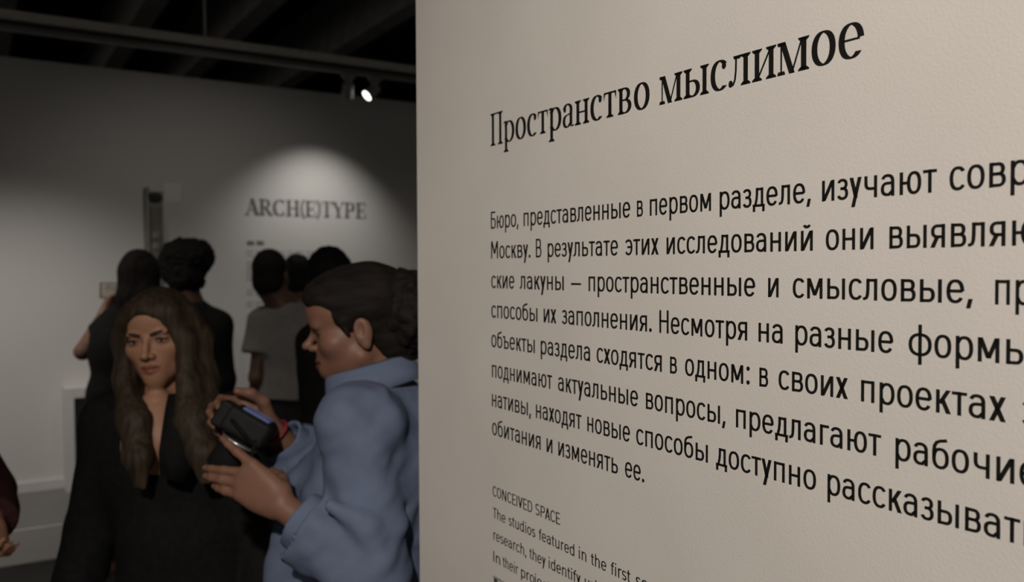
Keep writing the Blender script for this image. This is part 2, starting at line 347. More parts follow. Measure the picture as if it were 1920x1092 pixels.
gs('ь', 1.0, .03, .06, stem(.235, 0, 1), pen([(.25, .565), (.5, .565)] + arc(.53, .30, .29, .268, 85, -85, 22, 2.1) + [(.12, .033)], .22, .06))
gs('ы', 1.44, .03, .03, *[SERIF['ь'][0]], stem(1.19, 0, 1))
gs('л', 1.14, .03, .03, stem(.88, 0, 1), hair_(.30, .965, .9, .965, .07), pen([(.40, .97), (.385, .5), (.34, .22), (.25, .08), (.14, .05)], .085, .075), disc(.12, .12, .105, .115), ser(.46, 1, 0, .2))
gs('и', 1.14, .03, .03, stem(.235, 0, 1), stem(.905, 0, 1), D(.30, .1, .84, .9, .085))
gs('е', .90, .06, .05, pen(arc(.49, .5, .373, .483, 6, 318, 40, 2.1)), hair_(.15, .53, .82, .53, .06))
# display capitals on the far wall
K = 1.0
gs('A', 1.15, .0, .0, D(.14, 0, .56, 1.4, .07), D(1.0, 0, .56, 1.4, .30), hair_(.25, .45, .85, .45, .06), ser(.14, 0, 1, .16), ser(1.0, 0, 1, .24))
gs('R', 1.2, .02, .0, stem(.28, 0, 1.4, .28, hw=.26), pen([(.3, 1.36), (.6, 1.36)] + arc(.6, 1.03, .28, .33, 90, -90, 20, 2.1) + [(.3, .70)], .27, .06), D(.6, .7, 1.05, 0, .28), ser(1.1, 0, 1, .15))
gs('C', 1.15, .04, .03, pen(arc(.62, .7, .47, .675, 48, 312, 36, 2.1), .29, .06), D(.98, 1.38, .98, .98, .06), D(.98, .02, .98, .42, .06))
gs('H', 1.3, .02, .02, stem(.28, 0, 1.4, .28, hw=.26), stem(1.02, 0, 1.4, .28, hw=.26), hair_(.3, .7, 1.0, .7, .06))
gs('(', .45, .0, .0, pen(arc(.62, .66, .47, .95, 120, 240, 24, 2.0), .18, .06)); gs(')', .45, .0, .0, pen(arc(-.17, .66, .47, .95, 60, -60, 24, 2.0), .18, .06))
gs('E', 1.05, .02, .04, stem(.28, 0, 1.4, .28, hw=.26), hair_(.3, 1.37, .96, 1.37, .06), hair_(.3, .7, .75, .7, .06), hair_(.3, .03, 1.0, .03, .06), D(.95, 1.4, .95, 1.02, .06), D(.98, 0, .98, .42, .06), D(.75, .5, .75, .9, .06))
gs('T', 1.1, .0, .0, stem(.55, 0, 1.4, .28, t=False, hw=.26), hair_(.06, 1.37, 1.04, 1.37, .06), D(.09, 1.4, .09, 1.0, .06), D(1.01, 1.4, 1.01, 1.0, .06))
gs('Y', 1.15, .0, .0, stem(.57, 0, .65, .28, t=False, hw=.26), D(.57, .6, .17, 1.4, .30), D(.60, .6, 1.0, 1.4, .07), ser(.17, 1.4, 0, .22), ser(1.0, 1.4, 0, .16))
gs('P', 1.1, .02, .02, stem(.28, 0, 1.4, .28, hw=.26), pen([(.3, 1.36), (.6, 1.36)] + arc(.6, 1.0, .30, .36, 90, -90, 20, 2.1) + [(.3, .64)], .28, .06))

def lay(words, face, xh, h, place, thick, name, m, parent, bold=1.0):
    """one line of lettering; words = (text, s0, s1, letters fitted between s0 and s1)"""
    V = []; F = []
    for (txt, s0, s1, nfit) in words:
        x = 0; pos = []
        for i, ch in enumerate(txt):
            G = face[ch]; x += G[2] if i else 0; pos.append(x); x += G[1] + G[3]
        last = (nfit or len(txt.rstrip(',.'))) - 1
        wd = pos[last] + face[txt[last]][1]
        k = (s1 - s0) / wd if s1 is not None else xh * 0.86
        for i, ch in enumerate(txt):
            for poly in face[ch][0]:
                n = len(poly); b = len(V)
                q = [np.array([s0 + (pos[i] + p[0]) * k, h + p[1] * xh]) for p in poly]
                ar = sum(q[j][0] * q[(j + 1) % n][1] - q[(j + 1) % n][0] * q[j][1] for j in range(n))
                if ar < 0: q = q[::-1]
                V += [place(p[0], p[1], thick) for p in q] + [place(p[0], p[1], -0.0002) for p in q]
                F.append([b + j for j in range(n)])
                for j in range(n): F.append([b + (j + 1) % n, b + j, b + n + j, b + n + (j + 1) % n])
    me = raw_mesh(name, V, F)
    o = link(name, me, m, None, False)
    if parent: child(o, parent)
    return o
head = lay([('Пространство', .0008, .3354, None), ('мыслимое', .351, .5948, None)], SERIF, .0293, .1744, wpt, .0003, 'wall_heading', M_VINYL, None)
tag(head, 'large black serif heading in Cyrillic on the beige wall', 'lettering')
TXT = [
 (.0575, [('Бюро,', .0008, .0672, None), ('представленные', .0857, .3036, None), ('в', .3148, .3248, None), ('первом', .336, .4264, None), ('разделе,', .4379, .5393, None), ('изучают', .5568, .6599, None), ('совреме', .6698, .7111, 3)]),
 (.0153, [('Москву.', .001, .0962, None), ('В', .1148, .1276, None), ('результате', .1417, .2822, None), ('этих', .2948, .3499, None), ('исследований', .3623, .5476, None), ('они', .5608, .6068, None), ('выявляют', .6208, .7112, 6)]),
 (-.0266, [('ские', .0012, .0621, None), ('лакуны', .0756, .1768, None), ('—', .192, .2121, None), ('пространственные', .2272, .4832, None), ('и', .4984, .5106, None), ('смысловые,', .5262, .682, None), ('пред', .7043, None, None)]),
 (-.0687, [('способы', .0008, .118, None), ('их', .1322, .1601, None), ('заполнения.', .1726, .3315, None), ('Несмотря', .3512, .4736, None), ('на', .4872, .5154, None), ('разные', .5293, .625, None), ('формы,', .6379, .7079, 4)]),
 (-.1106, [('объекты', .0004, .1115, None), ('раздела', .1252, .2299, None), ('сходятся', .2426, .3551, None), ('в', .3678, .3782, None), ('одном:', .3901, .4688, 5), ('в', .4885, .4989, None), ('своих', .5108, .5835, None), ('проектах', .5961, .7127, None), ('эт', .7238, None, None)]),
 (-.1536, [('поднимают', .0017, .1508, None), ('актуальные', .1637, .3167, None), ('вопросы,', .3296, .4391, None), ('предлагают', .4597, .6147, None), ('рабочие', .6275, .7191, 6)]),
 (-.1955, [('нативы,', .0013, .0945, None), ('находят', .1136, .2125, None), ('новые', .2242, .303, None), ('способы', .3134, .4228, None), ('доступно', .4338, .5523, None), ('рассказывать', .564, .7233, 11)]),
 (-.2361, [('обитания', .0013, .1245, None), ('и', .1379, .1511, None), ('изменять', .164, .2818, None), ('ее.', .2941, .3212, 2)])]
par = empty('wall_paragraph', wpt(0, 0), 'paragraph of black sans serif Cyrillic text below the serif heading', 'lettering')
for h, ws in TXT: lay(ws, SANS, .0177, h, wpt, .0003, 'text_line', M_VINYL, par)
eh = lay([('CONCEIVED', .0022, .1039, None), ('SPACE', .1115, .1671, None)], SANS, .0110, -.3243, wpt, .0002, 'wall_subheading', M_VINYL, None)
tag(eh, 'small black capitals CONCEIVED SPACE on the beige wall', 'lettering')
ep = empty('wall_caption', wpt(0, -.36), 'small black English text under the words CONCEIVED SPACE', 'lettering')
for h, ws in [(-.3556, [('The', .0028, .0366, None), ('studios', .0447, .111, None), ('featured', .1193, .1974, None), ('in', .2066, .2218, None), ('the', .2307, .2602, None), ('first', .2685, .3033, None), ('section', .3125, .38, None)]),
              (-.387, [('research,', .0037, .0841, 8), ('they', .0967, .1347, None), ('identify', .142, .2099, None), ('urban', .2185, .272, None)]),
              (-.4185, [('In', .0029, .0219, None), ('their', .0286, .0686, None), ('projects', .076, .155, None)]),
              (-.450, [('ways', .0029, .045, None)])]:
    lay(ws, SANS, .0110, h, wpt, .0002, 'text_line', M_VINYL, ep)
# far wall lettering
def fa(px, py):
    v = np.array([(px - 960) / FPX, -(py - 546) / FPX, 1.0]) @ CR
    t = ((FAR - CAM) @ U) / (v @ U); q = CAM + v * t
    return (q - FAR) @ N, q[2]
a0, z0 = fa(461, 403); a1, z1 = fa(686, 409); zt = fa(470, 373)[1]
tt = lay([('ARCH(E)TYPE', a0, a1, 11)], SERIF, (zt - z0) / 1.4 * 1.0, (z0 + z1) / 2, lambda s, h, o: fpt(s, h, o), .004, 'wall_title', M_GREYPRINT, None)
tag(tt, 'grey serif capitals reading ARCH(E)TYPE on the far white wall', 'lettering')
def scribble(px, py, w, rows, step, hgt, name, parent):
    """rows of tiny printed words, too small to read in the photograph"""
    mb = MB(); a, z = fa(px, py); rr = random.Random(px + rows)
    for r in range(rows):
        x = 0; lw = w * (rr.uniform(.6, 1) if r == rows - 1 else rr.uniform(.9, 1))
        while x < lw:
            ww = rr.uniform(.02, .06)
            mb.box(fpt(a + x + ww / 2, z - r * step, 0.0005), (ww, .001, hgt), Rt); x += ww + .014
    return mb.build(name, M_PALEPRINT if name == 'text_line' else M_GREYPRINT, parent)
ft = empty('wall_text', fpt(fa(462, 456)[0], 1.6), 'block of small grey printed text below ARCH(E)TYPE on the far wall', 'lettering')
scribble(463, 456, .09, 1, .03, .026, 'text_heading', ft)
for i, py in enumerate((472, 492, 505, 518, 545, 568, 592)): scribble(462, py, .62, 2, .022, .007, 'text_line', ft)
# ------------------------------------------------------------------ exhibits along the far wall
PZ = 0.50
pod = empty('display_podium', fpt(-2.2, 0, 0.4), 'long low white podium along the foot of the far wall', 'podium')
pa0, pa1 = -4.1, fa(168, 900)[0]
mb = MB(); mb.box(fpt((pa0 + pa1) / 2, PZ - 0.08, 0.36), (pa1 - pa0, 0.72, 0.16), Rt, 0.004); mb.build('top_slab', M_FAR, pod)
M_TOPSHADE = mat('shaded_podium_top', (0.22, 0.215, 0.205), 0.7, 0.05, 10)
mb = MB(); mb.box(fpt((pa0 + pa1) / 2, PZ + 0.002, 0.365), (pa1 - pa0 - .004, 0.70, 0.004), Rt); mb.build('top_shade_sheet', M_TOPSHADE, pod)  # added thin sheet; its grey tones down the washer's light on the top
mb = MB(); mb.box(fpt((pa0 + pa1) / 2, (PZ - 0.16) / 2, 0.31), (pa1 - pa0 - 0.1, 0.58, PZ - 0.16), Rt); mb.build('recessed_base', M_BEAM, pod)
mb = MB(); mb.box(fpt((pa0 + pa1) / 2, PZ + 0.028, 0.012), (pa1 - pa0, 0.024, 0.056), Rt, 0.003); mb.build('upstand', M_FAR, pod)
# white box frame standing on the podium
ca, cz = fa(117, 724)
fr = empty('display_case', fpt(ca + .3, PZ, 0.1), 'white box frame with a grey recess standing on the podium', 'display case')
cw, ctop, cdp = 0.24, cz, 0.13
def fbox(name, a0, a1, z0_, z1_, o0, o1, m, parent, bev=.003):
    mb = MB(); mb.box(fpt((a0 + a1) / 2, (z0_ + z1_) / 2, (o0 + o1) / 2), (a1 - a0, o1 - o0, z1_ - z0_), Rt, bev); return mb.build(name, m, parent)
fbox('side_panel', ca, ca + .045, PZ, ctop, 0.001, cdp, M_FAR, fr); fbox('side_panel', ca + cw - .045, ca + cw, PZ, ctop, 0.001, cdp, M_FAR, fr)
fbox('top_panel', ca + .045, ca + cw - .045, ctop - .055, ctop, 0.001, cdp, M_FAR, fr)
M_REC = mat('grey_recess_board', (0.24, 0.235, 0.23), 0.8, 0.05, 10)
fbox('back_board', ca + .045, ca + cw - .045, PZ, ctop - .055, 0.001, 0.02, M_REC, fr)
# narrow dark exhibit on the wall
xa0, xz1 = fa(271, 352); xa1, xz0 = fa(306, 520)
M_OLIVE = mat('dark_olive_board', (0.19, 0.18, 0.15), 0.7, 0.25, 14)
M_OLIVE2 = mat('grey_olive_board', (0.29, 0.28, 0.25), 0.7, 0.12, 14)
ex = empty('wall_exhibit', fpt((xa0 + xa1) / 2, xz0, 0.0), 'tall narrow dark olive exhibit mounted on the wall above the long-haired head', 'exhibit')
fbox('back_panel', xa0, xa1, xz0 - .35, xz1 - .02, 0.001, 0.03, M_OLIVE2, ex)
fbox('side_rail', xa0 - .004, xa0 + .018, xz0 - .35, xz1, 0.001, 0.05, M_OLIVE2, ex)
fbox('inlay_panel', xa0 + .024, xa1 - .012, xz0 - .3, xz1 - .11, 0.03, 0.05, M_OLIVE, ex)
mb = MB(); q = fpt((xa0 + xa1) / 2 + .01, xz1 - .055, 0.04); mb.cyl(q - N * .045, q + N * .03, [(0, .012), (.15, .024), (.7, .026), (1, .014)], 20); mb.build('dark_knob', M_CEIL, ex, True)
for zz in (.27, .33): 
    mb = MB(); q = fpt((xa0 + xa1) / 2, xz1 - zz, 0.052); mb.cyl(q - U * .004, q + U * .006, [(0, .022), (.7, .022), (1, .012)], 20); mb.build('disc_mark', M_OLIVE2, ex, True)
la, lz = fa(323, 364)
M_PATCH = mat('pale_patch', (0.80, 0.78, 0.74), 0.7, 0.02, 20)
pale_o = fbox('wall_patch', la - .045, la + .045, lz - .05, lz + .06, 0.001, 0.004, M_PATCH, None, .0008)  # thin pale rectangle, a little lighter than the wall paint
tag(pale_o, 'small pale rectangle on the wall beside the narrow olive exhibit', 'card')

# ------------------------------------------------------------------ signed-distance modelling
def axis(lo, hi, coarse, fine=()):
    """sample positions from lo to hi, denser inside the (a, b, step) intervals"""
    x = lo; out = [lo]
    while x < hi:
        st = coarse
        for a, b, s in fine:
            if a - coarse * .5 <= x <= b: st = min(st, s)
        x += st; out.append(x)
    return np.array(out)
class Sdf:
    def __init__(s, xs, ys, zs):
        s.ax = [np.asarray(a, np.float64) for a in (xs, ys, zs)]
        s.F = np.full([len(a) for a in s.ax], 0.5, np.float32)
    def _sub(s, lo, hi):
        sl = []
        for a, l, h in zip(s.ax, lo, hi):
            i, j = np.searchsorted(a, l), np.searchsorted(a, h)
            if j <= i: return None
            sl.append(slice(i, j))
        return tuple(sl)
    def op(s, fn, lo, hi, k=0.01, sub=False):
        m = k + 0.012
        sl = s._sub(np.asarray(lo) - m, np.asarray(hi) + m)
        if sl is None: return
        X, Y, Zz = [a[q] for a, q in zip(s.ax, sl)]
        d = fn(X[:, None, None], Y[None, :, None], Zz[None, None, :]).astype(np.float32)
        F = s.F[sl]
        if sub:
            d = -d; h = np.maximum(k - np.abs(F - d), 0) / k; s.F[sl] = np.maximum(F, d) + h * h * k * .25
        else:
            h = np.maximum(k - np.abs(F - d), 0) / k; s.F[sl] = np.minimum(F, d) - h * h * k * .25
    def cone(s, a, b, ra, rb, k=0.01, sub=False, flat=False):
        a = np.asarray(a, float); b = np.asarray(b, float); ab = b - a; L2 = max(ab @ ab, 1e-12)
        def fn(X, Y, W):
            px, py, pz = X - a[0], Y - a[1], W - a[2]
            tt = (px * ab[0] + py * ab[1] + pz * ab[2]) / L2; t = np.clip(tt, 0, 1)
            d = np.sqrt((px - t * ab[0]) ** 2 + (py - t * ab[1]) ** 2 + (pz - t * ab[2]) ** 2) - (ra + (rb - ra) * t)
            if flat: d = np.maximum(d, (tt - 1) * math.sqrt(L2))
            return d
        r = max(ra, rb); s.op(fn, np.minimum(a, b) - r, np.maximum(a, b) + r, k, sub)
    def chain(s, pts, rs, k=0.01, sub=False):
        for i in range(len(pts) - 1): s.cone(pts[i], pts[i + 1], rs[i], rs[i + 1], k, sub)
    def ell(s, c, R, r, k=0.01, sub=False):
        c = np.asarray(c, float); R = np.asarray(R, float); r = np.asarray(r, float)
        def fn(X, Y, W):
            p = [X - c[0], Y - c[1], W - c[2]]
            q = [(p[0] * R[0, i] + p[1] * R[1, i] + p[2] * R[2, i]) for i in range(3)]
            k0 = np.sqrt(sum((q[i] / r[i]) ** 2 for i in range(3))); k1 = np.sqrt(sum((q[i] / r[i] ** 2) ** 2 for i in range(3))) + 1e-9
            return k0 * (k0 - 1) / k1
        e = np.abs(R) @ r; s.op(fn, c - e, c + e, k, sub)
    def cut(s, p, n):
        """drop everything on the n side of the plane through p"""
        X, Y, W = s.ax
        d = (X[:, None, None] - p[0]) * n[0] + (Y[None, :, None] - p[1]) * n[1] + (W[None, None, :] - p[2]) * n[2]
        s.F = np.maximum(s.F, d.astype(np.float32))
    def mesh(s, name):
        F = s.F; S_ = F < 0
        for sl in (np.s_[0], np.s_[-1]): S_[sl] = False; S_[:, sl] = False; S_[:, :, sl] = False
        F = np.where((F < 0) & ~S_, 1e-4, F)
        nx, ny, nz = F.shape
        cnt = np.zeros((nx - 1, ny - 1, nz - 1), np.uint8)
        offs = [(i, j, k) for i in (0, 1) for j in (0, 1) for k in (0, 1)]
        for i, j, k in offs: cnt += S_[i:nx - 1 + i, j:ny - 1 + j, k:nz - 1 + k]
        I = np.argwhere((cnt > 0) & (cnt < 8))
        vid = np.full(cnt.shape, -1, np.int32); vid[tuple(I.T)] = np.arange(len(I))
        val = {o: F[I[:, 0] + o[0], I[:, 1] + o[1], I[:, 2] + o[2]].astype(np.float64) for o in offs}
        pos = {o: np.stack([s.ax[a][I[:, a] + o[a]] for a in range(3)], 1) for o in offs}
        acc = np.zeros((len(I), 3)); num = np.zeros(len(I))
        for o in offs:
            for a in range(3):
                if o[a]: continue
                o2 = tuple(1 if b == a else o[b] for b in range(3))
                f0, f1 = val[o], val[o2]; m = (f0 < 0) != (f1 < 0)
                t = np.where(m, f0 / np.where(m, f0 - f1, 1), 0)[:, None]
                acc += np.where(m[:, None], pos[o] + (pos[o2] - pos[o]) * t, 0); num += m
        V = acc / num[:, None]
        faces = []
        for a in range(3):
            b, c = (a + 1) % 3, (a + 2) % 3
            lo = [slice(None)] * 3; hi = [slice(None)] * 3; lo[a] = slice(0, -1); hi[a] = slice(1, None)
            A0 = S_[tuple(lo)]; A1 = S_[tuple(hi)]
            E = np.argwhere(A0 != A1); ins = A0[tuple(E.T)]
            def idx(db, dc):
                q = E.copy(); q[:, b] += db; q[:, c] += dc; return vid[q[:, 0], q[:, 1], q[:, 2]]
            Q = np.stack([idx(-1, -1), idx(0, -1), idx(0, 0), idx(-1, 0)], 1)
            Q[~ins] = Q[~ins][:, ::-1]; faces.append(Q)
        return V, np.concatenate(faces)
def vnoise(P, seed=0):
    """smooth value noise in [-1, 1] at points P"""
    P = np.asarray(P, np.float64); i = np.floor(P).astype(np.int64); f = P - i; f = f * f * (3 - 2 * f)
    def hsh(a, b, c):
        n = (a * 374761393 + b * 668265263 + c * 2147483647 + seed * 974711) & 0xffffffff
        n = ((n ^ (n >> 13)) * 1274126177) & 0xffffffff
        return ((n ^ (n >> 16)) & 0xffff) / 32767.5 - 1
    r = 0
    for a in (0, 1):
        for b in (0, 1):
            for c in (0, 1):
                wgt = (f[:, 0] if a else 1 - f[:, 0]) * (f[:, 1] if b else 1 - f[:, 1]) * (f[:, 2] if c else 1 - f[:, 2])
                r = r + wgt * hsh(i[:, 0] + a, i[:, 1] + b, i[:, 2] + c)
    return r
def vnormals(V, F):
    n = np.cross(V[F[:, 2]] - V[F[:, 0]], V[F[:, 3]] - V[F[:, 1]]); o = np.zeros_like(V)
    for k in range(4): np.add.at(o, F[:, k], n)
    return o / (np.linalg.norm(o, axis=1)[:, None] + 1e-12)
def relax(V, F, it=1):
    for _ in range(it):
        acc = np.zeros_like(V); num = np.zeros(len(V))
        for k in range(4):
            np.add.at(acc, F[:, k], V[F[:, (k + 1) % 4]]); np.add.at(num, F[:, k], 1)
        V = 0.5 * V + 0.5 * acc / num[:, None]
    return V
def sdf_obj(sd, name, m, parent=None, disp=None, smooth=1, paint=None):
    V, F = sd.mesh(name)
    if smooth: V = relax(V, F, smooth)
    if disp is not None: V = V + vnormals(V, F) * disp(V)[:, None]
    me = raw_mesh(name, V, F)
    if paint is not None:
        col = paint(V); at_ = me.color_attributes.new('tone', 'FLOAT_COLOR', 'POINT')
        at_.data.foreach_set('color', np.concatenate([col, np.ones((len(V), 1))], 1).astype(np.float32).ravel())
    o = link(name, me, m)
    if parent: child(o, parent)
    return o

# ------------------------------------------------------------------ the human figure
def nrm(v): v = np.asarray(v, float); return v / np.linalg.norm(v)
def frame(fwd, up=(0, 0, 1)):
    """columns right, forward, up"""
    f = nrm(fwd); u = np.asarray(up, float); u = nrm(u - f * (u @ f)); return np.stack([np.cross(f, u), f, u], 1)
def standing(x, y, h, facing, **over):
    """joints of an upright figure in world space; over = local (right, forward, up) or ('w', world)"""
    R = frame((facing[0], facing[1], 0)); s = h / 1.70; o = np.array([x, y, 0.0])
    J = dict(pelvis=(0, 0, .95), waist=(0, .01, 1.09), chest=(0, .0, 1.27), neck=(0, -.02, 1.43), head=(0, .015, 1.57),
             shL=(-.175, -.02, 1.385), shR=(.175, -.02, 1.385), elL=(-.225, -.04, 1.10), elR=(.225, -.04, 1.10), wrL=(-.235, .04, .86), wrR=(.235, .04, .86),
             hipL=(-.085, 0, .90), hipR=(.085, 0, .90), knL=(-.095, .02, .49), knR=(.095, .02, .49), anL=(-.10, -.02, .08), anR=(.10, -.02, .08))
    W = {k: o + R @ (np.array(v) * s) for k, v in J.items()}
    for k, v in over.items():
        if v is None: continue
        W[k] = np.asarray(v[1], float) if isinstance(v[0], str) else o + R @ (np.array(v) * s)
    W['R'] = R; W['s'] = s; W['HR'] = R; W['hs'] = s * 1.0
    return W
def add_head(sd, c, R, hs, fat=0.0, lf=1.0, nz=0.0, ey=0.0):
    def P(v):
        v = np.array(v, float)
        if v[2] < -.03 and v[1] > .02: v[2] = -.03 + (v[2] + .03) * lf      # shorter or longer lower face
        return np.asarray(c) + R @ (v * hs)
    def el(v, r, k, sub=False, mir=False):
        for sx in ((1, -1) if mir else (1,)): sd.ell(P((v[0] * sx, v[1], v[2])), R, np.array(r) * hs, k * hs, sub)
    def cn(a, b, ra, rb, k, sub=False, mir=False):
        for sx in ((1, -1) if mir else (1,)): sd.cone(P((a[0] * sx, *a[1:])), P((b[0] * sx, *b[1:])), ra * hs, rb * hs, k * hs, sub)
    el((0, -.018, .038), (.073, .092, .083), .01)
    el((0, .030, -.028), (.063 + fat, .060, .080), .02)
    el((0, .045, .050), (.061, .047, .052), .02)
    cn((.049 + fat, .0, -.055), (.012, .066, -.094), .020, .016, .025, mir=True)
    el((0, .073, -.096), (.018, .017, .016), .022)
    el((.043, .053, -.018), (.024 + fat, .025, .023), .02, mir=True)
    el((.030, .078, .023), (.021, .0105, .007), .012, mir=True)
    el((.0335, .103 + ey, .004), (.019, .016, .011), .012, True, mir=True)
    el((.0335, .0755 + ey, .004), (.0165, .0125, .0115), .005, mir=True)
    cn((0, .0865, .012), (0, .109, -.026 + nz), .0066, .0084, .011)
    el((0, .1125, -.0285 + nz), (.0088, .0092, .0085), .006)
    el((.0122, .099, -.032 + nz * .8), (.0075, .010, .0075), .006, mir=True)
    el((.0062, .106, -.041 + nz * .9), (.0035, .0055, .003), .003, True, mir=True)
    el((0, .073, -.063), (.030, .0225, .028), .018)
    cn((.023, .083, -.066), (.007, .0945, -.0600), .0032, .0052, .004, mir=True); cn((.007, .0945, -.0600), (0, .095, -.0615), .0052, .0045, .004, mir=True)
    cn((.020, .084, -.0695), (0, .0945, -.0735), .0038, .0066, .004, mir=True)
    cn((.024, .0885, -.0665), (0, .1015, -.0668), .0018, .0022, .003, True, mir=True)
    el((.0765, -.012, -.004), (.0095, .019, .031), .006, mir=True)
    el((.0875, -.007, .003), (.0085, .0095, .017), .005, True, mir=True)
    el((.0785, -.014, -.031), (.006, .009, .010), .006, mir=True)
FING = [(.031, .092, (.042, .025, .020)), (.0105, .097, (.046, .029, .021)), (-.0105, .092, (.042, .027, .020)), (-.029, .082, (.033, .020, .018))]
def add_hand(sd, w, d, n, side, curls, dev=0.0, spread=0.05, thumb=None, s=1.0):
    """d: wrist to knuckles, n: palm normal, side: +1/-1 puts the thumb on d x n or opposite; curls per finger (three bends)"""
    d = nrm(d); n = nrm(np.asarray(n) - d * (np.asarray(n) @ d)); t = np.cross(d, n) * side
    w = np.asarray(w, float); tips = []
    for i, (ox, oy, ph) in enumerate(FING):
        b = w + (d * oy + t * ox) * s
        sd.cone(w + (d * .012 + t * ox * .55) * s, b, .0155 * s, .0115 * s, .014)
        ang = (dev[i] if isinstance(dev, (list, tuple)) else dev) + spread * (1.5 - i)
        fd = d * math.cos(ang) + t * math.sin(ang)
        p = b; r = .0098; a = 0
        for j, L in enumerate(ph):
            a += curls[i][j]
            v = fd * math.cos(a) + n * math.sin(a); q = p + v * L * s
            sd.cone(p, q, r * s, (r - .0012) * s, .004); p = q; r -= .0012
        tips.append(p)
    sd.ell(w + (d * .05) * s, np.stack([t, d, n], 1), np.array((.040, .050, .0135)) * s, .012)
    th = thumb or ((.62, .70, .30), (.80, .50, .25), (.95, .22, .20))
    p = w + (d * .018 + t * .024 + n * .006) * s; r = .0145
    for (a, b, c), L, r2 in zip(th, (.045, .034, .028), (.0120, .0105, .0085)):
        q = p + nrm(d * a + t * b + n * c) * L * s; sd.cone(p, q, r * s, r2 * s, .008); p = q; r = r2
    return tips
REST = [(.25, .35, .25), (.3, .4, .25), (.35, .45, .3), (.4, .5, .3)]
def add_body(sd, J, hands=True, fem=True, fat=0.0, hspec=None, lf=1.0, extra=None, nz=0.0, ey=0.0):
    R, s = J['R'], J['s']
    add_head(sd, J['head'], J['HR'], J['hs'], fat, lf, nz, ey)
    if extra: extra(sd)
    HR = J['HR']; hb = J['head'] + HR @ (np.array((0, -.025, -.055)) * J['hs'])
    nr = (.050 if fem else .060) * s
    sd.cone(hb, J['neck'], nr, nr * 1.08, .02)
    sh = .5 * (J['shL'] + J['shR'])
    for k in ('shL', 'shR'): sd.cone(J['neck'], J[k], .048 * s, .050 * s, .04)
    sd.ell(J['chest'], R, np.array((.148, .105, .17)) * s, .04)
    sd.ell(J['waist'], R, np.array((.120 if fem else .135, .095, .13)) * s, .05)
    sd.ell(J['pelvis'], R, np.array((.155, .110, .12)) * s, .05)
    for q in 'LR':
        sd.cone(J['sh' + q], J['el' + q], .046 * s, .036 * s, .02); sd.cone(J['el' + q], J['wr' + q], .037 * s, .0255 * s, .012)
        sd.cone(J['hip' + q], J['kn' + q], .080 * s, .052 * s, .02); sd.cone(J['kn' + q], J['an' + q], .053 * s, .036 * s, .015)
        f = R[:, 1]; sd.cone(J['an' + q] - f * .02 * s + np.array((0, 0, -.035)), J['an' + q] + f * .15 * s + np.array((0, 0, -.05)), .036 * s, .026 * s, .02)
        if hands:
            hsp = (hspec or {}).get(q)
            if hsp: add_hand(sd, J['wr' + q], **hsp)
            else:
                dd = nrm(J['wr' + q] - J['el' + q]); sx = 1 if q == 'R' else -1
                add_hand(sd, J['wr' + q], dd, -R[:, 0] * sx + R[:, 1] * .2, sx if np.cross(dd, -R[:, 0] * sx) @ R[:, 1] * sx > 0 else -sx, REST, s=s)
def bounds(J, pad=.14):
    P = np.array([v for k, v in J.items() if isinstance(v, np.ndarray) and v.shape == (3,)])
    lo, hi = P.min(0) - pad, P.max(0) + pad; lo[2] = max(lo[2], 0.002); hi[2] += .08; return lo, hi
def grid(J, coarse, fine, pad=.14, spots=()):
    """spots: (centre, half size, step)"""
    lo, hi = bounds(J, pad)
    for c, h, st in spots: lo = np.minimum(lo, np.asarray(c) - h); hi = np.maximum(hi, np.asarray(c) + h)
    lo[2] = max(lo[2], 0.002)
    return Sdf(*[axis(lo[a], hi[a], coarse, [(c[a] - h, c[a] + h, st) for c, h, st in spots]) for a in range(3)])
def torso_cloth(sd, J, e=.014, hem=.86, waist=.0, flare=0.0, neckdrop=.02, slack=0.0, pel=.108):
    R, s = J['R'], J['s']
    nk = J['neck'] - np.array((0, 0, neckdrop)); up = np.array((0, 0, 1.0))
    for k in ('shL', 'shR'): sd.cone(nk - up * .02, J[k], (.052 + e) * s, (.050 + e) * s, .04)
    sd.ell(J['chest'], R, np.array((.150 + e + slack * .5, .108 + e + slack, .175 + e)) * s, .05)
    sd.ell(J['waist'], R, np.array((.128 + e + waist, .102 + e + slack, .15)) * s, .06)
    p = J['pelvis']; q = np.array((p[0], p[1], hem))
    for a in (-1, 1):
        off = R[:, 0] * a * (.055 + flare * .3) * s
        sd.cone(J['waist'] + off * .8, p + off, (.085 + e + waist * .5) * s, (pel + e) * s, .05)
        if hem < p[2]: sd.cone(p + off, q + off * (1 + flare * 4) - up * .06, (pel + e) * s, (pel + .004 + e + flare) * s, .05)
    sd.cut((0, 0, hem), (0, 0, -1))
def sleeve(sd, J, q, frac_up=1.0, frac_fo=0.9, e=.016, re=.0):
    a, b, c = J['sh' + q], J['el' + q], J['wr' + q]; s = J['s']
    if frac_up < 1: sd.cone(a, a + (b - a) * frac_up, (.050 + e) * s, (.046 + e + re) * s, .03, flat=True)
    else:
        sd.cone(a, b, (.047 + e) * s, (.042 + e) * s, .055)
        if frac_fo > 0: sd.cone(b, b + (c - b) * frac_fo, (.042 + e) * s, (.034 + e + re) * s, .02, flat=True)
def trousers(J, m, parent, step=.010, e=.012):
    sd = grid(J, step, step); s = J['s']; R = J['R']
    sd.ell(J['pelvis'], R, np.array((.158 + e, .112 + e, .13)) * s, .05)
    for q in 'LR':
        sd.cone(J['hip' + q], J['kn' + q], (.084 + e) * s, (.062 + e) * s, .03)
        b = J['an' + q]; sd.cone(J['kn' + q], np.array((b[0], b[1], b[2] - .01)), (.062 + e) * s, (.054 + e) * s, .02, flat=True)
    sd.cut((0, 0, J['pelvis'][2] + .09 * s), (0, 0, 1))
    return sdf_obj(sd, 'trousers', m, parent)
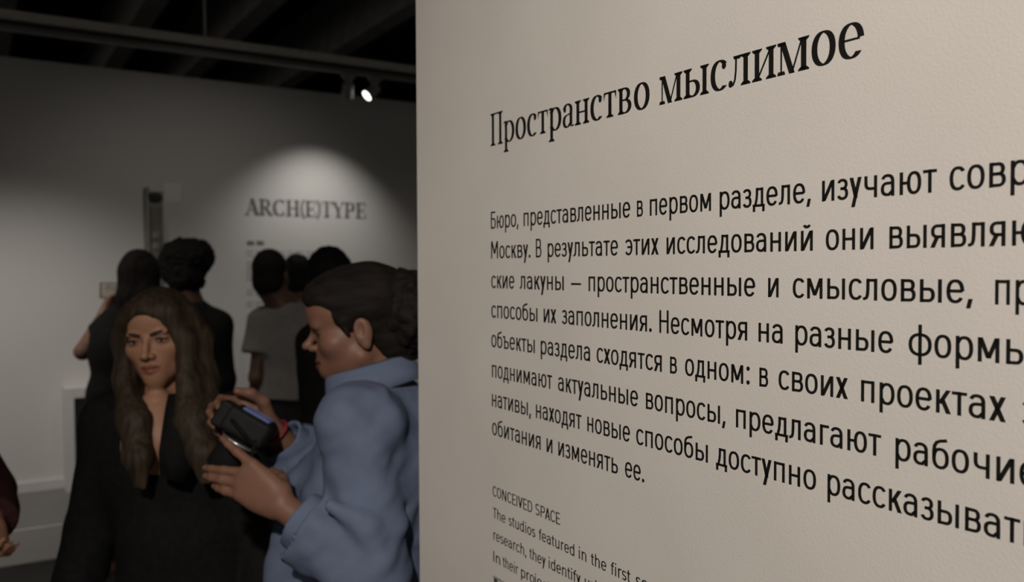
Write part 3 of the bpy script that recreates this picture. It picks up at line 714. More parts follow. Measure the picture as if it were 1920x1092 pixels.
def shoes(J, m, parent):
    R, s = J['R'], J['s']; f = R[:, 1]
    for q in 'LR':
        a = J['an' + q]; lo = a - .2; hi = a + .22; lo[2] = -.002; hi[2] = .14
        sd = Sdf(*[axis(lo[i], hi[i], .008) for i in range(3)])
        sd.cone(np.array((*(a - f * .03 * s)[:2], .045)), np.array((*(a + f * .17 * s)[:2], .036)), .048 * s, .040 * s, .02)
        sd.cone(np.array((*a[:2], .05)), np.array((*a[:2], .11)), .05 * s, .048 * s, .03); sd.cut((0, 0, .001), (0, 0, -1)); sd.cut((0, 0, .115), (0, 0, 1))
        sdf_obj(sd, 'shoe', m, parent)

SK_V = dict(rough=0.5, var=0.05, scale=60, spec=0.35, attr='tone')
M_SKIN = mat('light_skin', (0.42, 0.22, 0.137), **SK_V)
M_SKIN2 = mat('warm_skin', (0.205, 0.103, 0.067), **SK_V)
M_SKIND = mat('deep_brown_skin', (0.11, 0.06, 0.04), **SK_V)
M_SKINM = mat('tan_skin', (0.17, 0.09, 0.06), **SK_V)
M_BLACK = mat('black_wool_cloth', (0.009, 0.009, 0.0095), 0.85, 0.25, 60, 0.0006, 250, spec=0.15)
M_BLACK2 = mat('black_cotton', (0.010, 0.0095, 0.009), 0.9, 0.2, 40, spec=0.15)
M_BLUE = mat('blue_cotton_shirt', (0.125, 0.157, 0.24), 0.8, 0.05, 40, 0.0004, 300, spec=0.2)
M_GREYT = mat('grey_cotton', (0.21, 0.20, 0.19), 0.9, 0.08, 30, spec=0.15)
M_DARKT = mat('dark_trouser_cloth', (0.016, 0.015, 0.016), 0.9, 0.2, 30, spec=0.15)
M_MAROON = mat('dark_maroon_knit', (0.055, 0.022, 0.022), 0.9, 0.25, 60, 0.001, 200, spec=0.15)
M_HAIRB = mat('long_brown_hair', (0.044, 0.031, 0.020), 0.6, 0.45, 90, 0.001, 160, spec=0.2, stretch=(1, 1, .05))
M_HAIRD = mat('dark_brown_hair', (0.013, 0.010, 0.0085), 0.75, 0.4, 70, 0.001, 120, spec=0.15, stretch=(.25, 1, 1))
M_HAIRK = mat('black_hair', (0.006, 0.0055, 0.005), 0.75, 0.3, 90, 0.003, 120, spec=0.2)
M_HAIRS = mat('short_dark_hair', (0.014, 0.011, 0.009), 0.8, 0.3, 120, 0.001, 200, spec=0.2)
M_BROW = mat('brow_hair', (0.035, 0.022, 0.014), 0.7, 0.2, 120)
M_EYE = mat('eye', (0.30, 0.27, 0.25), 0.15, 0.03, 60)
M_IRIS = mat('iris', (0.03, 0.022, 0.016), 0.1, 0.2, 200)
M_SHOE = mat('black_shoe_leather', (0.012, 0.012, 0.012), 0.4, 0.2, 40)

def face_paint(c, R, hs, lip=(0.62, 0.40, 0.42), lf=1.0):
    def f(V):
        L = (V - c) @ R / hs; col = np.ones((len(V), 3))
        d = np.sqrt((L[:, 0] / .026) ** 2 + ((L[:, 2] + .03 + .0368 * lf) / .0125) ** 2 + np.clip((.078 - L[:, 1]) / .01, 0, 9) ** 2)
        a = np.clip((1.1 - d) / .25, 0, 1)[:, None]; col = col * (1 - a) + np.array(lip) * a
        for sx in (-1, 1):
            e = np.sqrt(((L[:, 0] - sx * .0335) / .022) ** 2 + ((L[:, 2] - .006) / .012) ** 2 + np.clip((.06 - L[:, 1]) / .01, 0, 9) ** 2)
            a = np.clip((1.1 - e) / .5, 0, 1)[:, None] * .35; col = col * (1 - a) + np.array((.62, .50, .50)) * a
            e = np.sqrt(((L[:, 0] - sx * .045) / .022) ** 2 + ((L[:, 2] + .030) / .020) ** 2 + np.clip((.04 - L[:, 1]) / .01, 0, 9) ** 2)
            a = np.clip(1.1 - e, 0, 1)[:, None] * .35; col = col * (1 - a) + np.array((1.0, .78, .76)) * a
        return col
    return f
def plain_paint(V): return np.ones((len(V), 3))
def tube(pts, rs, n=8):
    mb = MB(); P = [np.asarray(p, float) for p in pts]; V = []; F = []
    for i, p in enumerate(P):
        d = nrm(P[min(i + 1, len(P) - 1)] - P[max(i - 1, 0)]); t = np.cross(d, [.31, .2, .93]); t = nrm(t); q = np.cross(d, t)
        for k in range(n): g_ = 2 * math.pi * k / n; V.append(p + (t * math.cos(g_) + q * math.sin(g_)) * rs[i])
    for i in range(len(P) - 1):
        for k in range(n): F.append([i * n + k, i * n + (k + 1) % n, (i + 1) * n + (k + 1) % n, (i + 1) * n + k])
    F.append(list(range(n - 1, -1, -1))); F.append([(len(P) - 1) * n + k for k in range(n)])
    mb.add(V, F); return mb
def eyes_brows(c, R, hs, parent, openness=.0052, brow=1.0, gaze=0.0, ey=0.0):
    P = lambda v: np.asarray(c) + R @ ((np.array(v, float) + np.array((0, ey, 0))) * hs)
    for sx in (-1, 1):
        ctr = P((sx * .0335, .0800, .0035)); lo, hi = ctr - .02, ctr + .02
        sd = Sdf(*[axis(lo[i], hi[i], .0012) for i in range(3)]); sd.ell(ctr, R, np.array((.0125, .0090, openness)) * hs, .001)
        e = sdf_obj(sd, 'eye', M_EYE, parent)
        ci = P((sx * .0335 + gaze, .0845, .0035)); sd = Sdf(*[axis(ci[i] - .012, ci[i] + .012, .0010) for i in range(3)])
        sd.ell(ci, R, np.array((.0056, .0050, min(.0052, openness))) * hs, .001); ir = sdf_obj(sd, 'iris', M_IRIS, e)
        tube([P((sx * .0205, .0845, .006)), P((sx * .028, .0905, .0098)), P((sx * .036, .0905, .0102)), P((sx * .046, .0845, .0065)), P((sx * .050, .081, .0068))], [.0010 * hs, .0021 * hs, .0024 * hs, .0021 * hs, .0008 * hs]).build('eyelashes', M_BROW, parent, True)
        if brow:
            tube([P((sx * .013, .0905, .0195)), P((sx * .024, .0915, .0235)), P((sx * .038, .0865, .0260)), P((sx * .052, .0735, .0215))], [b * brow * hs for b in (.0032, .0042, .0034, .0012)]).build('eyebrow', M_BROW, parent, True)
def person(J, m, label, step=.010, fine=(), paint=plain_paint, smooth=1, **kw):
    sd = grid(J, step, step, spots=fine); add_body(sd, J, **kw)
    o = sdf_obj(sd, 'person', m, None, paint=paint, smooth=smooth)
    tag(o, label, 'person'); return o
# ------------------------------------------------------------------ woman in black coat, facing the lens
YB = 2.05
hdir = nrm((.03, -1.0, -.10))
J = standing(at(318, 700, YB)[0], YB, 1.62, (.22, -1, 0))
tilt = np.array((-.10, 0, 1.0))
J['HR'] = frame(hdir, tilt); J['hs'] = .95
eyem = at(277, 640, YB - .08)
J['head'] = eyem - J['HR'] @ (np.array((0, .080, .004)) * J['hs'])
J['neck'] = at(312, 765, YB + .02)
for q, px, py in (('shR', 212, 790), ('shL', 455, 790)): J[q] = at(px, py, YB + .02)
J['elR'] = at(174, 985, YB + .02); J['wrR'] = at(134, 1165, YB - .05)
J['elL'] = at(497, 990, YB + .03); J['wrL'] = at(500, 1165, YB - .05)
J['chest'] = at(325, 880, YB + .02); J['waist'] = at(345, 1010, YB); J['pelvis'] = at(352, 1100, YB)
HB, HRb, HSb = J['head'], J['HR'], J['hs']
pb = person(J, M_SKIN, 'woman with long loose brown hair and a black coat, facing the lens', .009, [(HB + np.array((0, 0, -.02)), .13, .0026)], face_paint(HB, HRb, HSb, lf=.93), lf=.93,
            extra=lambda sd: (sd.ell(at(300, 830, YB - .055), J['R'], (.085, .065, .085), .04), sd.cone(at(296, 770, YB - .045), at(300, 830, YB - .07), .045, .045, .04)))
eyes_brows(HB, HRb, HSb, pb, .0048, gaze=-.002)
# coat
sd = grid(J, .007, .007, .2)
torso_cloth(sd, J, .016, hem=.42, flare=.012, neckdrop=.03, pel=.085)
for q in 'LR': sleeve(sd, J, q, 1, .95, .020, .01)
# open V at the throat
n0 = at(306, 745, YB - .075); n1 = at(312, 862, YB - .15)
sd.cone(at(308, 735, YB - .05), at(300, 790, YB - .12), .052, .034, .012, sub=True); sd.cone(at(300, 790, YB - .12), at(297, 842, YB - .16), .040, .026, .012, sub=True)
def coat_fold(V):
    return .006 * vnoise(V * np.array((9, 9, 4)), 3) + .002 * vnoise(V * np.array((30, 30, 12)), 5)
coat = sdf_obj(sd, 'coat', M_BLACK, pb, coat_fold)
# standing lapel
def sheet(rows, thick, name, m, parent):
    """cloth strip through rows of points, with thickness"""
    P = np.array(rows, float); nr_, nc = P.shape[:2]; mb = MB()
    du = np.gradient(P, axis=0); dv = np.gradient(P, axis=1); nn = np.cross(du, dv); nn /= np.linalg.norm(nn, axis=2)[..., None] + 1e-9
    V = np.concatenate([(P + nn * thick / 2).reshape(-1, 3), (P - nn * thick / 2).reshape(-1, 3)]); F = []; k = nr_ * nc
    I = lambda i, j: i * nc + j
    for i in range(nr_ - 1):
        for j in range(nc - 1):
            F.append([I(i, j), I(i + 1, j), I(i + 1, j + 1), I(i, j + 1)]); F.append([k + I(i, j), k + I(i, j + 1), k + I(i + 1, j + 1), k + I(i + 1, j)])
    ring = [I(i, 0) for i in range(nr_)] + [I(nr_ - 1, j) for j in range(1, nc)] + [I(i, nc - 1) for i in range(nr_ - 2, -1, -1)] + [I(0, j) for j in range(nc - 2, 0, -1)]
    for a, b in zip(ring, ring[1:] + ring[:1]): F.append([a, k + a, k + b, b])
    mb.add(V, F); return mb.build(name, m, parent, True)
sheet([[at(315, 741, YB - .085), at(334, 739, YB - .078), at(362, 746, YB - .05)],
       [at(309, 775, YB - .115), at(335, 778, YB - .118), at(372, 786, YB - .095)],
       [at(303, 815, YB - .150), at(332, 822, YB - .152), at(372, 830, YB - .130)],
       [at(298, 850, YB - .165), at(325, 862, YB - .165), at(360, 872, YB - .150)],
       [at(300, 890, YB - .170), at(320, 900, YB - .168), at(345, 906, YB - .155)]], .007, 'lapel', M_BLACK, coat)
# hair
PB = lambda v: HB + HRb @ (np.array(v, float) * HSb)
lo, hi = HB - np.array((.22, .2, .42)), HB + np.array((.26, .2, .17))
sd = Sdf(*[axis(lo[i], hi[i], .0042) for i in range(3)])
sd.ell(PB((0, -.022, .040)), HRb, np.array((.082, .102, .087)) * HSb, .01)
sd.ell(PB((0, .038, .066)), HRb, np.array((.064, .056, .052)) * HSb, .02)
sd.ell(PB((0, -.05, -.05)), HRb, np.array((.080, .065, .12)) * HSb, .03)
for sx, pts in ((1, [PB((.060, .045, .055)), at(234, 640, YB - .035), at(240, 715, YB - .05), at(249, 790, YB - .115), at(253, 860, YB - .16), at(256, 914, YB - .175)]),
                (-1, [PB((-.055, .050, .062)), at(345, 640, YB - .045), at(350, 715, YB - .06), at(364, 790, YB - .11), at(388, 850, YB - .145), at(395, 905, YB - .165)])):
    sd.chain(pts, [.020, .022, .027, .031, .022, .004], .03)
    q2 = [p + np.array((-.022 * sx, .05, 0)) for p in pts]; sd.chain(q2[:5], [.022, .026, .030, .032, .016], .03)
    q3 = [p + np.array((.018 * sx, -.004, .0)) for p in pts[2:]]; sd.chain(q3, [.016, .022, .022, .006], .02)
sd.chain([at(360, 690, YB + .03), at(374, 760, YB), at(392, 830, YB - .08), at(408, 885, YB - .12)], [.028, .034, .030, .012], .03)
# the face stays free
for (v, r) in (((.0, .100, -.035), (.066, .062, .098)), ((.006, .105, .028), (.032, .05, .042)), ((.004, .105, .0), (.052, .05, .050))): sd.ell(PB(v), HRb, np.array(r) * HSb, .012, True)
sd.cone(PB((0, .06, -.10)), at(303, 770, YB - .15), .046, .018, .02, True)
def strands(V):
    a = V * np.array((130, 130, 4)); b = V * np.array((45, 45, 2))
    return .0013 * vnoise(a, 1) + .0016 * vnoise(b, 2)
hb = sdf_obj(sd, 'hair', M_HAIRB, pb, strands, 1)
trousers(J, M_DARKT, pb); shoes(J, M_SHOE, pb)

# ------------------------------------------------------------------ woman in blue shirt, in profile, holding a camera
YS = 1.74
J = standing(at(712, 900, YS)[0], YS, 1.66, (-1, -.10, 0))
J['HR'] = frame((-1, -.14, -.19)); J['hs'] = .98
J['head'] = at(660, 621, YS - .07) + np.array((0, .07, 0))
HS_, HRs, HSs = J['head'], J['HR'], J['hs']
J['neck'] = at(716, 735, YS)
J['shL'] = at(678, 800, YS - .165); J['shR'] = at(692, 785, YS + .165)
J['elL'] = at(694, 1068, YS - .23); J['wrL'] = at(530, 950, YS - .19)
J['elR'] = at(640, 935, YS + .17); J['wrR'] = at(512, 810, YS + .05)
J['chest'] = at(736, 900, YS); J['waist'] = at(700, 1060, YS); J['pelvis'] = at(705, 1165, YS)
dL = at(450, 893, YS - .17) - J['wrL']; dR = at(432, 772, YS + .03) - J['wrR']
CAMD = at(468, 799, YS - .045)
HL = dict(d=dL, n=(.1, 1, -.12), side=1, curls=[(.12, .10, .10), (.12, .18, .12), (.14, .20, .12), (.18, .25, .15)], dev=[.02, -.50, -.44, -.36], spread=.0,
          thumb=((.50, .0, .86), (.60, -.15, .8), (.75, -.2, .6)))
HRr = dict(d=dR, n=(.05, -1, -.2), side=1, curls=[(.55, .95, .45), (.60, 1.0, .5), (.65, 1.05, .5), (.7, 1.1, .5)], dev=-.15, spread=.02,
           thumb=((.60, .66, .10), (.88, .25, .30), (.95, -.15, .35)))
def thumb_up(hd):
    d = nrm(hd['d']); n = np.asarray(hd['n'], float); n = nrm(n - d * (n @ d)); t = np.cross(d, n); hd['side'] = 1 if t[2] > 0 else -1
thumb_up(HL); thumb_up(HRr)
ps = person(J, M_SKIN2, 'woman in pale blue shirt, dark hair in a bun, holding a camera', .010,
            [(HS_ + np.array((0, 0, -.01)), .13, .0028), (at(455, 880, YS - .17), .10, .0032), (at(465, 775, YS), .09, .0032)],
            face_paint(HS_, HRs, HSs, (.68, .46, .44), .70), fat=.003, lf=.70, nz=.013, ey=-.007,
            extra=lambda sd: sd.ell(HS_ + HRs @ (np.array((0, .051, .048)) * HSs), HRs, np.array((.054, .046, .044)) * HSs, .025), hspec=dict(L=HL, R=HRr))
eyes_brows(HS_, HRs, HSs, ps, .0022, .6, ey=-.007)
# shirt
sd = grid(J, .006, .006, .16)
torso_cloth(sd, J, .022, hem=.80, flare=.02, neckdrop=.012, slack=.018)
for q in 'LR': sleeve(sd, J, q, 1, .70 if q == 'L' else .80, .026, .014)
FOLD = [([(690, 775), (718, 850), (726, 920), (730, 1000)], -.14, -.014), ([(748, 960), (742, 1060)], -.20, -.008), ([(600, 990), (640, 1010), (690, 1060)], -.26, .010),
        ([(620, 950), (680, 985), (715, 1050)], -.28, .010), ([(640, 880), (690, 930), (725, 985)], -.225, .008), ([(585, 1040), (640, 1075), (700, 1092)], -.26, .012), ([(620, 830), (610, 900), (600, 960)], -.12, .012), ([(560, 900), (600, 880), (640, 850)], -.03, .012),
        ([(540, 1000), (530, 1060), (525, 1120)], -.06, .02), ([(650, 770), (700, 800), (720, 860)], -.225, .007)]
for pts, dy, r in FOLD: sd.chain([at(px, py, YS + dy) for px, py in pts], [abs(r)] * len(pts), .03, sub=r < 0)
# loose front of the shirt hanging in front of the body
sd.ell(at(655, 960, YS - .02), J['R'], (.12, .10, .20), .06); sd.ell(at(622, 1090, YS - .01), J['R'], (.13, .10, .16), .06)
def shirt_fold(V):
    d = nrm((.5, .2, -.85)); a = V @ d; b = V @ nrm((.85, .1, .5))
    return .010 * vnoise(np.stack([b * 17, a * 5, V[:, 1] * 8], 1), 11) + .0075 * vnoise(np.stack([a * 22, b * 9, V[:, 1] * 12], 1), 4) + .0042 * vnoise(np.stack([a * 48, b * 16, V[:, 1] * 26], 1), 8)
shirt = sdf_obj(sd, 'shirt', M_BLUE, ps, shirt_fold)
# rolled cuffs
for q, f0_, f1_, r in (('L', .60, .81, .057), ('R', .66, .90, .054)):
    a = J['el' + q] + (J['wr' + q] - J['el' + q]) * f0_; b = J['el' + q] + (J['wr' + q] - J['el' + q]) * f1_
    lo, hi = np.minimum(a, b) - .1, np.maximum(a, b) + .1; sd = Sdf(*[axis(lo[i], hi[i], .005) for i in range(3)])
    sd.cone(a, b, r, r * .96, .01, flat=True); ax_ = nrm(b - a); sd.cone(b - ax_ * .02, b + ax_ * .05, .042, .044, .006, sub=True)
    sdf_obj(sd, 'cuff', M_BLUE, shirt, lambda V: .003 * vnoise(V * 30, 6))
# collar
cc = at(690, 704, YS); cu = nrm((-.26, 0, .97)); cf = nrm(np.cross(np.cross(cu, (-1, 0, 0)), cu)); cs = np.cross(cu, cf)
rows = []
for i in range(41):
    ph = math.radians(-172 + 344 * i / 40) + math.pi       # opening at the front
    front = max(0, math.cos(ph)) ** 6
    ring = lambda r, z: cc + cf * (r * 1.12 * math.cos(ph) - .005) + cs * (r * .86 * math.sin(ph)) + cu * z
    rows.append([ring(.068, -.030), ring(.067, .006), ring(.070, .024), ring(.079, .020), ring(.090, -.012 - .02 * front), ring(.096, -.030 - .03 * front)])
sheet(rows, .004, 'collar', M_BLUE, shirt)
# hair: drawn back from the brow, gathered in a curly bun
PS = lambda v: HS_ + HRs @ (np.array(v, float) * HSs)
lo, hi = HS_ - np.array((.16, .16, .16)), HS_ + np.array((.26, .16, .19))
sd = Sdf(*[axis(lo[i], hi[i], .004) for i in range(3)])
sd.ell(PS((0, -.022, .052)), HRs, np.array((.086, .106, .086)) * HSs, .01)
sd.ell(PS((0, .036, .080)), HRs, np.array((.062, .064, .046)) * HSs, .03)
sd.ell(PS((0, -.07, -.005)), HRs, np.array((.066, .052, .085)) * HSs, .03)
sd.cone(at(735, 640, YS), at(752, 690, YS), .045, .024, .03)
sd.ell(PS((0, .150, -.052)), HRs, np.array((.15, .130, .129)) * HSs, .008, True)
sd.ell(PS((0, .035, -.062)), HRs, np.array((.12, .050, .055)) * HSs, .012, True)
for sx in (-1, 1): sd.ell(PS((sx * .088, -.012, -.012)), HRs, np.array((.03, .024, .040)) * HSs, .008, True)
for sx in (-1, 1): sd.cone(PS((sx * .074, .026, .022)), PS((sx * .075, .018, -.004)), .009, .004, .010)
def slick(V):
    L = (V - HS_) @ HRs
    return .002 * vnoise(np.stack([L[:, 0] * 60, L[:, 1] * 9, L[:, 2] * 85], 1), 3) + .003 * vnoise(V * 28, 9)
hs_o = sdf_obj(sd, 'hair', M_HAIRD, ps, slick)
bc = at(772, 588, YS + .01); sd = Sdf(*[axis(bc[i] - .14, bc[i] + .14, .0045) for i in range(3)])
sd.ell(bc, np.eye(3), (.072, .075, .088), .01)
rr = random.Random(3)
for k in range(70):
    u = nrm(RNG.normal(size=3)); p = bc + u * np.array((.066, .07, .082)); r_ = rr.uniform(.012, .02); t = nrm(np.cross(u, RNG.normal(size=3)))
    sd.cone(p, p + t * rr.uniform(.01, .03), r_, r_ * .7, .006)
sdf_obj(sd, 'hair_bun', M_HAIRD, hs_o, lambda V: .005 * vnoise(V * 60, 2) + .003 * vnoise(V * 140, 5))
for k in range(60):
    pass
# bracelet
M_RED = mat('red_cord', (0.22, 0.02, 0.03), 0.6, 0.2, 60)
wa = nrm(J['wrR'] - J['elR']); wc = J['wrR'] - wa * .004; ta = nrm(np.cross(wa, Z)); tb = np.cross(wa, ta)
tube([wc + (ta * math.cos(g_) + tb * math.sin(g_)) * .031 for g_ in np.linspace(0, 2 * math.pi, 33)], [.0045] * 33).build('bracelet', M_RED, ps, True)
trousers(J, M_DARKT, ps); shoes(J, M_SHOE, ps)

# ------------------------------------------------------------------ the camera in her hands
M_CAMB = mat('black_camera_body', (0.010, 0.0105, 0.011), 0.65, 0.2, 60, 0.0002, 400, spec=.2)
M_CAMG = mat('black_rubber', (0.007, 0.007, 0.007), 0.8, 0.1, 60, spec=.15)
M_SILV = mat('silver_ring', (0.55, 0.55, 0.54), 0.3, 0.05, 60, metallic=0.8)
M_SCRN = mat('camera_screen', (0.06, 0.08, 0.16), 0.2, 0.1, 20, emit=((0.25, 0.36, 0.85), 0.08))
M_GLASS = mat('lens_glass', (0.01, 0.012, 0.02), 0.05, 0.1, 20)
bk = nrm((.50, .20, .84))                      # the back of the body faces up at her
sdv = nrm(np.cross(bk, (.0, 1, .15))); lng = np.cross(sdv, bk)      # lng: long side of the body, across
RC = np.stack([lng, bk, sdv], 1)
cam_t = empty('digital_camera', CAMD, 'black digital camera with a lit blue screen, in the hands of the woman in blue', 'camera')
def cbox(name, off, size, m, bev=.004, parent=None):
    mb = MB(); mb.box(CAMD + RC @ np.array(off), size, RC, bev); return mb.build(name, m, parent or cam_t)
body = cbox('body', (0, 0, 0), (.128, .052, .092), M_CAMB, .010)
cbox('grip', (.052, -.022, -.004), (.030, .036, .080), M_CAMG, .010)
cbox('viewfinder', (-.004, -.004, .054), (.050, .056, .030), M_CAMB, .008)
scr = cbox('screen', (-.004, .028, -.004), (.080, .006, .058), M_SCRN, .002)
def ccyl(name, a, b, prof, m, parent=None):
    mb = MB(); mb.cyl(CAMD + RC @ np.array(a), CAMD + RC @ np.array(b), prof, 36); return mb.build(name, m, parent or cam_t, True)
lens = ccyl('lens', (-.012, -.024, -.002), (-.012, -.098, -.002), [(0, .034), (.2, .036), (.25, .034), (.55, .035), (.6, .037), (.95, .037), (1, .034), (1, .029), (.97, .028)], M_CAMG)
ccyl('lens_ring', (-.012, -.034, -.002), (-.012, -.040, -.002), [(0, .0365), (.5, .0378), (1, .0365)], M_SILV, lens)
ccyl('front_glass', (-.012, -.093, -.002), (-.012, -.0955, -.002), [(0, .028), (1, .024)], M_GLASS, lens)
ccyl('mode_dial', (.042, -.002, .046), (.042, -.002, .056), [(0, .011), (.8, .011), (1, .009)], M_SILV)
ccyl('shutter_button', (.055, -.026, .040), (.055, -.026, .047), [(0, .006), (.8, .006), (1, .004)], M_SILV)
st_pts = [CAMD + RC @ np.array((-.066, 0, .03)), CAMD + RC @ np.array((-.085, -.01, -.01)), at(500, 868, YS - .06), at(488, 925, YS - .05), at(470, 955, YS - .05), at(455, 930, YS - .05), CAMD + RC @ np.array((-.066, -.012, -.03))]
tube(st_pts, [.004] * len(st_pts)).build('strap', M_CAMG, cam_t, True)
# ------------------------------------------------------------------ visitors reading the far wall, seen from behind
def crowd_hair(J, m, parent, r=(.084, .102, .090), c=(0, -.022, .046), extra=None, disp=None, step=.007, face=True):
    H, R, hs = J['head'], J['HR'], J['hs']; P = lambda v: H + R @ (np.array(v, float) * hs)
    sd = Sdf(*[axis(H[i] - (.42 if i == 2 else .22), H[i] + .24, step) for i in range(3)])
    sd.ell(P(c), R, np.array(r) * hs, .01); sd.ell(P((0, -.052, -.035)), R, np.array((.068, .052, .06)) * hs, .03)
    if extra: extra(sd, P, R, hs)
    if face: sd.ell(P((0, .105, -.045)), R, np.array((.09, .085, .10)) * hs, .012, True)
    return sdf_obj(sd, 'hair', m, parent, disp)
def cloth(J, m, parent, name, e=.016, hem=.84, frac_up=1.0, frac_fo=.9, step=.009, fold=.006, seed=1, re=.01, flare=0.0, nd=.02):
    sd = grid(J, step, step, .16); torso_cloth(sd, J, e, hem=hem, neckdrop=nd, flare=flare, slack=.01)
    for q in 'LR': sleeve(sd, J, q, frac_up, frac_fo, e, re)
    return sdf_obj(sd, name, m, parent, lambda V: fold * vnoise(V * np.array((9, 9, 5)), seed) + fold * .4 * vnoise(V * np.array((24, 24, 12)), seed + 1))
AWAY = tuple((-U)[:2])
# tall visitor with rounded curly hair
YA = 4.22
hc = at(352, 500, YA)
J = standing(at(350, 700, YA)[0], YA, 1.74, (AWAY[0] + .10, AWAY[1]))
J['head'] = hc; J['HR'] = frame((.10, 1, -.02)); J['hs'] = 1.0
J['neck'] = at(352, 567, YA); J['shL'] = at(285, 605, YA); J['shR'] = at(405, 612, YA + .05); J['elL'] = at(262, 715, YA); J['elR'] = at(416, 712, YA + .06)
J['wrL'] = at(300, 800, YA + .15); J['wrR'] = at(400, 800, YA + .2)
p = person(J, M_SKIND, 'visitor with round black curly hair and a black top, seen from behind', .009, [(hc, .12, .006)], fem=False)
def afro(sd, P, R, hs):
    sd.ell(at(346, 488, YA), np.eye(3), (.118, .118, .108), .02); sd.ell(at(372, 480, YA), np.eye(3), (.072, .10, .085), .03); sd.ell(at(338, 510, YA), np.eye(3), (.09, .1, .085), .03); sd.ell(at(350, 522, YA - .02), np.eye(3), (.085, .09, .075), .03)
crowd_hair(J, M_HAIRK, p, extra=afro, disp=lambda V: .009 * vnoise(V * 38, 4) + .006 * vnoise(V * 90, 6), face=False)
cloth(J, M_BLACK2, p, 'shirt', .020, .80, seed=21); trousers(J, M_DARKT, p); shoes(J, M_SHOE, p)
# long-haired visitor holding up a phone
YW = 3.72
hc = at(263, 522, YW)
J = standing(at(245, 700, YW)[0], YW, 1.64, (AWAY[0] - .1, AWAY[1]))
J['head'] = hc; J['HR'] = frame((-.25, 1, -.06)); J['hs'] = .93
J['neck'] = at(252, 580, YW); J['shL'] = at(220, 604, YW); J['shR'] = at(300, 610, YW + .05); J['elL'] = at(155, 660, YW - .02); J['wrL'] = at(193, 592, YW + .12)
J['chest'] = at(240, 660, YW); J['waist'] = at(235, 740, YW)
PHN = at(219, 545, YW + .22)
HP = dict(d=at(207, 565, YW + .2) - J['wrL'], n=(.9, .2, .0), side=1, curls=[(.5, .8, .4)] * 4)
d_ = nrm(HP['d']); n_ = np.array(HP['n'])
p = person(J, M_SKINM, 'long-haired visitor in black raising a phone, seen from behind', .009, [(hc, .12, .006), (PHN, .09, .005)], hspec=dict(L=HP))
def longh(sd, P, R, hs):
    sd.ell(P((0, -.03, .02)), R, np.array((.084, .100, .105)) * hs, .02)
    for a in (-.03, .01, .05): sd.chain([P((a, -.075, .02)), P((a * 1.2, -.10, -.10)), P((a * 1.3 - .01, -.12, -.22)), P((a * 1.1 - .01, -.13, -.34))], [.046, .046, .042, .02], .03)
crowd_hair(J, mat('very_dark_brown_hair', (0.014, 0.011, 0.010), 0.85, 0.4, 90, 0.001, 140, spec=.1, stretch=(1, 1, .06)), p, extra=longh, disp=lambda V: .003 * vnoise(V * np.array((70, 70, 6)), 4))
sd = grid(J, .009, .009, .16); torso_cloth(sd, J, .018, hem=.45, flare=.05, neckdrop=.02); sleeve(sd, J, 'L', .5, 0, .018, .008); sleeve(sd, J, 'R', 1, .9, .02, .01)
sdf_obj(sd, 'dress', M_BLACK2, p, lambda V: .005 * vnoise(V * 10, 31)); shoes(J, M_SHOE, p)
mb = MB(); mb.box(np.zeros(3), (.074, .009, .150), frame((.1, -1, 0)), .003)
ph = empty('smartphone', PHN, 'smartphone with a partly bright screen, raised by the long-haired visitor', 'phone')
RP = frame((.12, -1, .1)); RP = np.stack([RP[:, 2], RP[:, 1], -RP[:, 0]], 1)
mb = MB(); mb.box(PHN, (.074, .010, .150), RP, .003); mb.build('case', M_CAMB, ph)
mb = MB(); mb.box(PHN + RP @ np.array((0, .0055, 0)), (.066, .002, .136), RP, .0008); mb.build('screen', mat('phone_screen', (.08, .075, .07), .3, .4, 30, emit=((.9, .78, .62), .05), col2=(.25, .2, .15)), ph)
mb = MB(); mb.box(PHN + RP @ np.array((-.014, .0068, .046)), (.030, .0012, .034), RP, .0004); mb.build('bright_picture', mat('bright_screen_patch', (.5, .46, .4), .3, .05, 30, emit=((1, .90, .72), .60)), ph)
# visitor in a grey T-shirt
YG = 4.0
hc = at(508, 518, YG)
J = standing(at(520, 700, YG)[0], YG, 1.72, (AWAY[0] + .25, AWAY[1]))
J['head'] = hc; J['HR'] = frame((.05, 1, -.04)); J['hs'] = 1.02
J['neck'] = at(534, 578, YG); J['shL'] = at(496, 608, YG - .02); J['shR'] = at(604, 612, YG + .1); J['elL'] = at(481, 708, YG - .06); J['wrL'] = at(488, 775, YG + .10)
J['elR'] = at(618, 715, YG + .1); J['wrR'] = at(600, 800, YG + .2); J['chest'] = at(553, 650, YG + .03); J['waist'] = at(552, 720, YG + .03); J['pelvis'] = at(548, 780, YG + .03)
p = person(J, M_SKIND, 'visitor with cropped hair in a grey T-shirt, seen from behind', .009, [(hc, .13, .006)], fem=False)
crowd_hair(J, M_HAIRS, p, r=(.077, .097, .087), c=(0, -.020, .040), disp=lambda V: .001 * vnoise(V * 120, 4))
cloth(J, M_GREYT, p, 'tee_shirt', .022, 1.055, .55, 0, .008, .009, 41, .012, nd=.012); trousers(J, M_DARKT, p, .010, .016); shoes(J, M_SHOE, p)
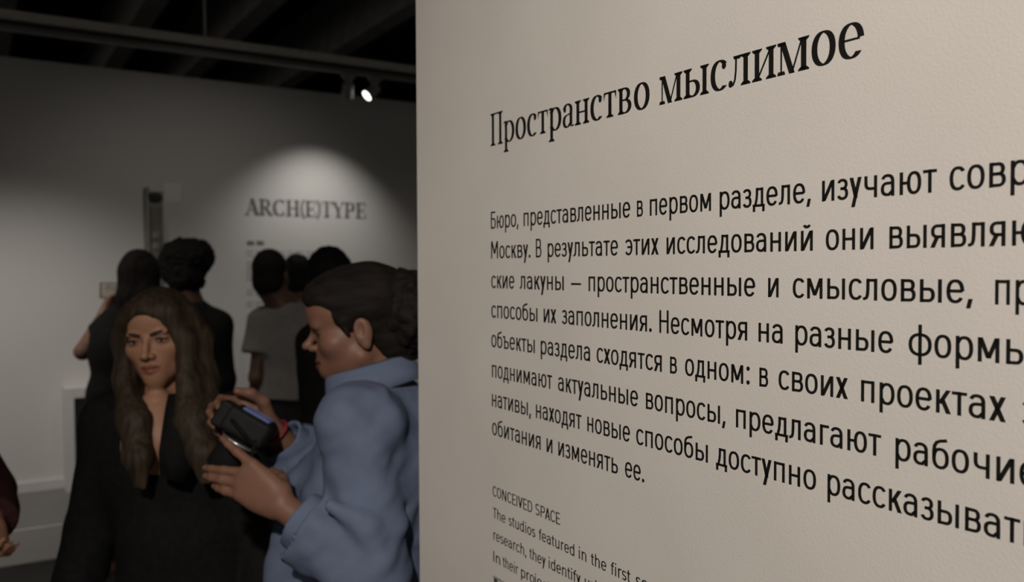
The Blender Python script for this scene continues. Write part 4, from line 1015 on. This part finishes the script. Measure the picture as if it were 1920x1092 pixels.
# two more heads beyond the grey T-shirt
YH = 4.62
hc = at(560, 520, YH)
J = standing(at(568, 700, YH)[0], YH, 1.72, AWAY); J['head'] = hc; J['HR'] = frame((0.1, 1, 0)); J['hs'] = .95; J['neck'] = at(562, 570, YH)
p = person(J, M_SKIND, 'visitor behind the grey T-shirt, only a dark round head showing', .011, [(hc, .12, .007)], fem=False)
crowd_hair(J, M_HAIRK, p, r=(.080, .098, .089), disp=lambda V: .004 * vnoise(V * 60, 4)); cloth(J, M_BLACK2, p, 'shirt', .018, .82, seed=51, step=.011); trousers(J, M_DARKT, p, .012); shoes(J, M_SHOE, p)
YK = 3.55
hc = at(622, 522, YK)
J = standing(at(640, 700, YK)[0], YK, 1.68, (AWAY[0] + .2, AWAY[1])); J['head'] = hc; J['HR'] = frame((0.3, 1, 0)); J['hs'] = 1.0; J['neck'] = at(630, 590, YK); J['shL'] = at(590, 640, YK); J['shR'] = at(720, 640, YK); J['elL'] = at(592, 740, YK); J['wrL'] = at(600, 830, YK + .1)
p = person(J, M_SKINM, 'dark-haired visitor in black, mostly hidden behind the woman in blue', .010, [(hc, .12, .007)])
def bob(sd, P, R, hs): sd.ell(at(622, 530, YK), np.eye(3), (.105, .105, .108), .03)
crowd_hair(J, M_HAIRK, p, extra=bob, disp=lambda V: .004 * vnoise(V * np.array((60, 60, 20)), 4)); cloth(J, M_BLACK2, p, 'jacket', .02, .62, seed=61, step=.010); trousers(J, M_DARKT, p, .012); shoes(J, M_SHOE, p)
# visitor at the left edge, only a sleeve and a hand showing
YL = 2.0
J = standing(at(-215, 700, YL)[0], YL + .05, 1.66, (.3, -1))
J['shL'] = at(-95, 790, YL + .05)
HE = dict(d=np.array((.42, -.80, -.35)), n=(.55, .15, .8), side=1, curls=[(.6, .6, .3)] * 4, spread=.03)
J['wrL'] = at(-14, 985, YL - .06); J['elL'] = at(-18, 925, YL + .17)
p = person(J, M_SKIN, 'visitor in dark maroon at the left edge, mostly cut off, one hand held out', .010, [(at(10, 1015, YL), .10, .0045)], hspec=dict(L=HE))
sd = grid(J, .008, .008, .16); torso_cloth(sd, J, .02, hem=.80); sleeve(sd, J, 'L', 1, .86, .018, .006); sleeve(sd, J, 'R', 1, .9, .016, .006)
sdf_obj(sd, 'jumper', M_MAROON, p, lambda V: .004 * vnoise(V * 14, 71))
crowd_hair(J, M_HAIRD, p); trousers(J, M_DARKT, p); shoes(J, M_SHOE, p)
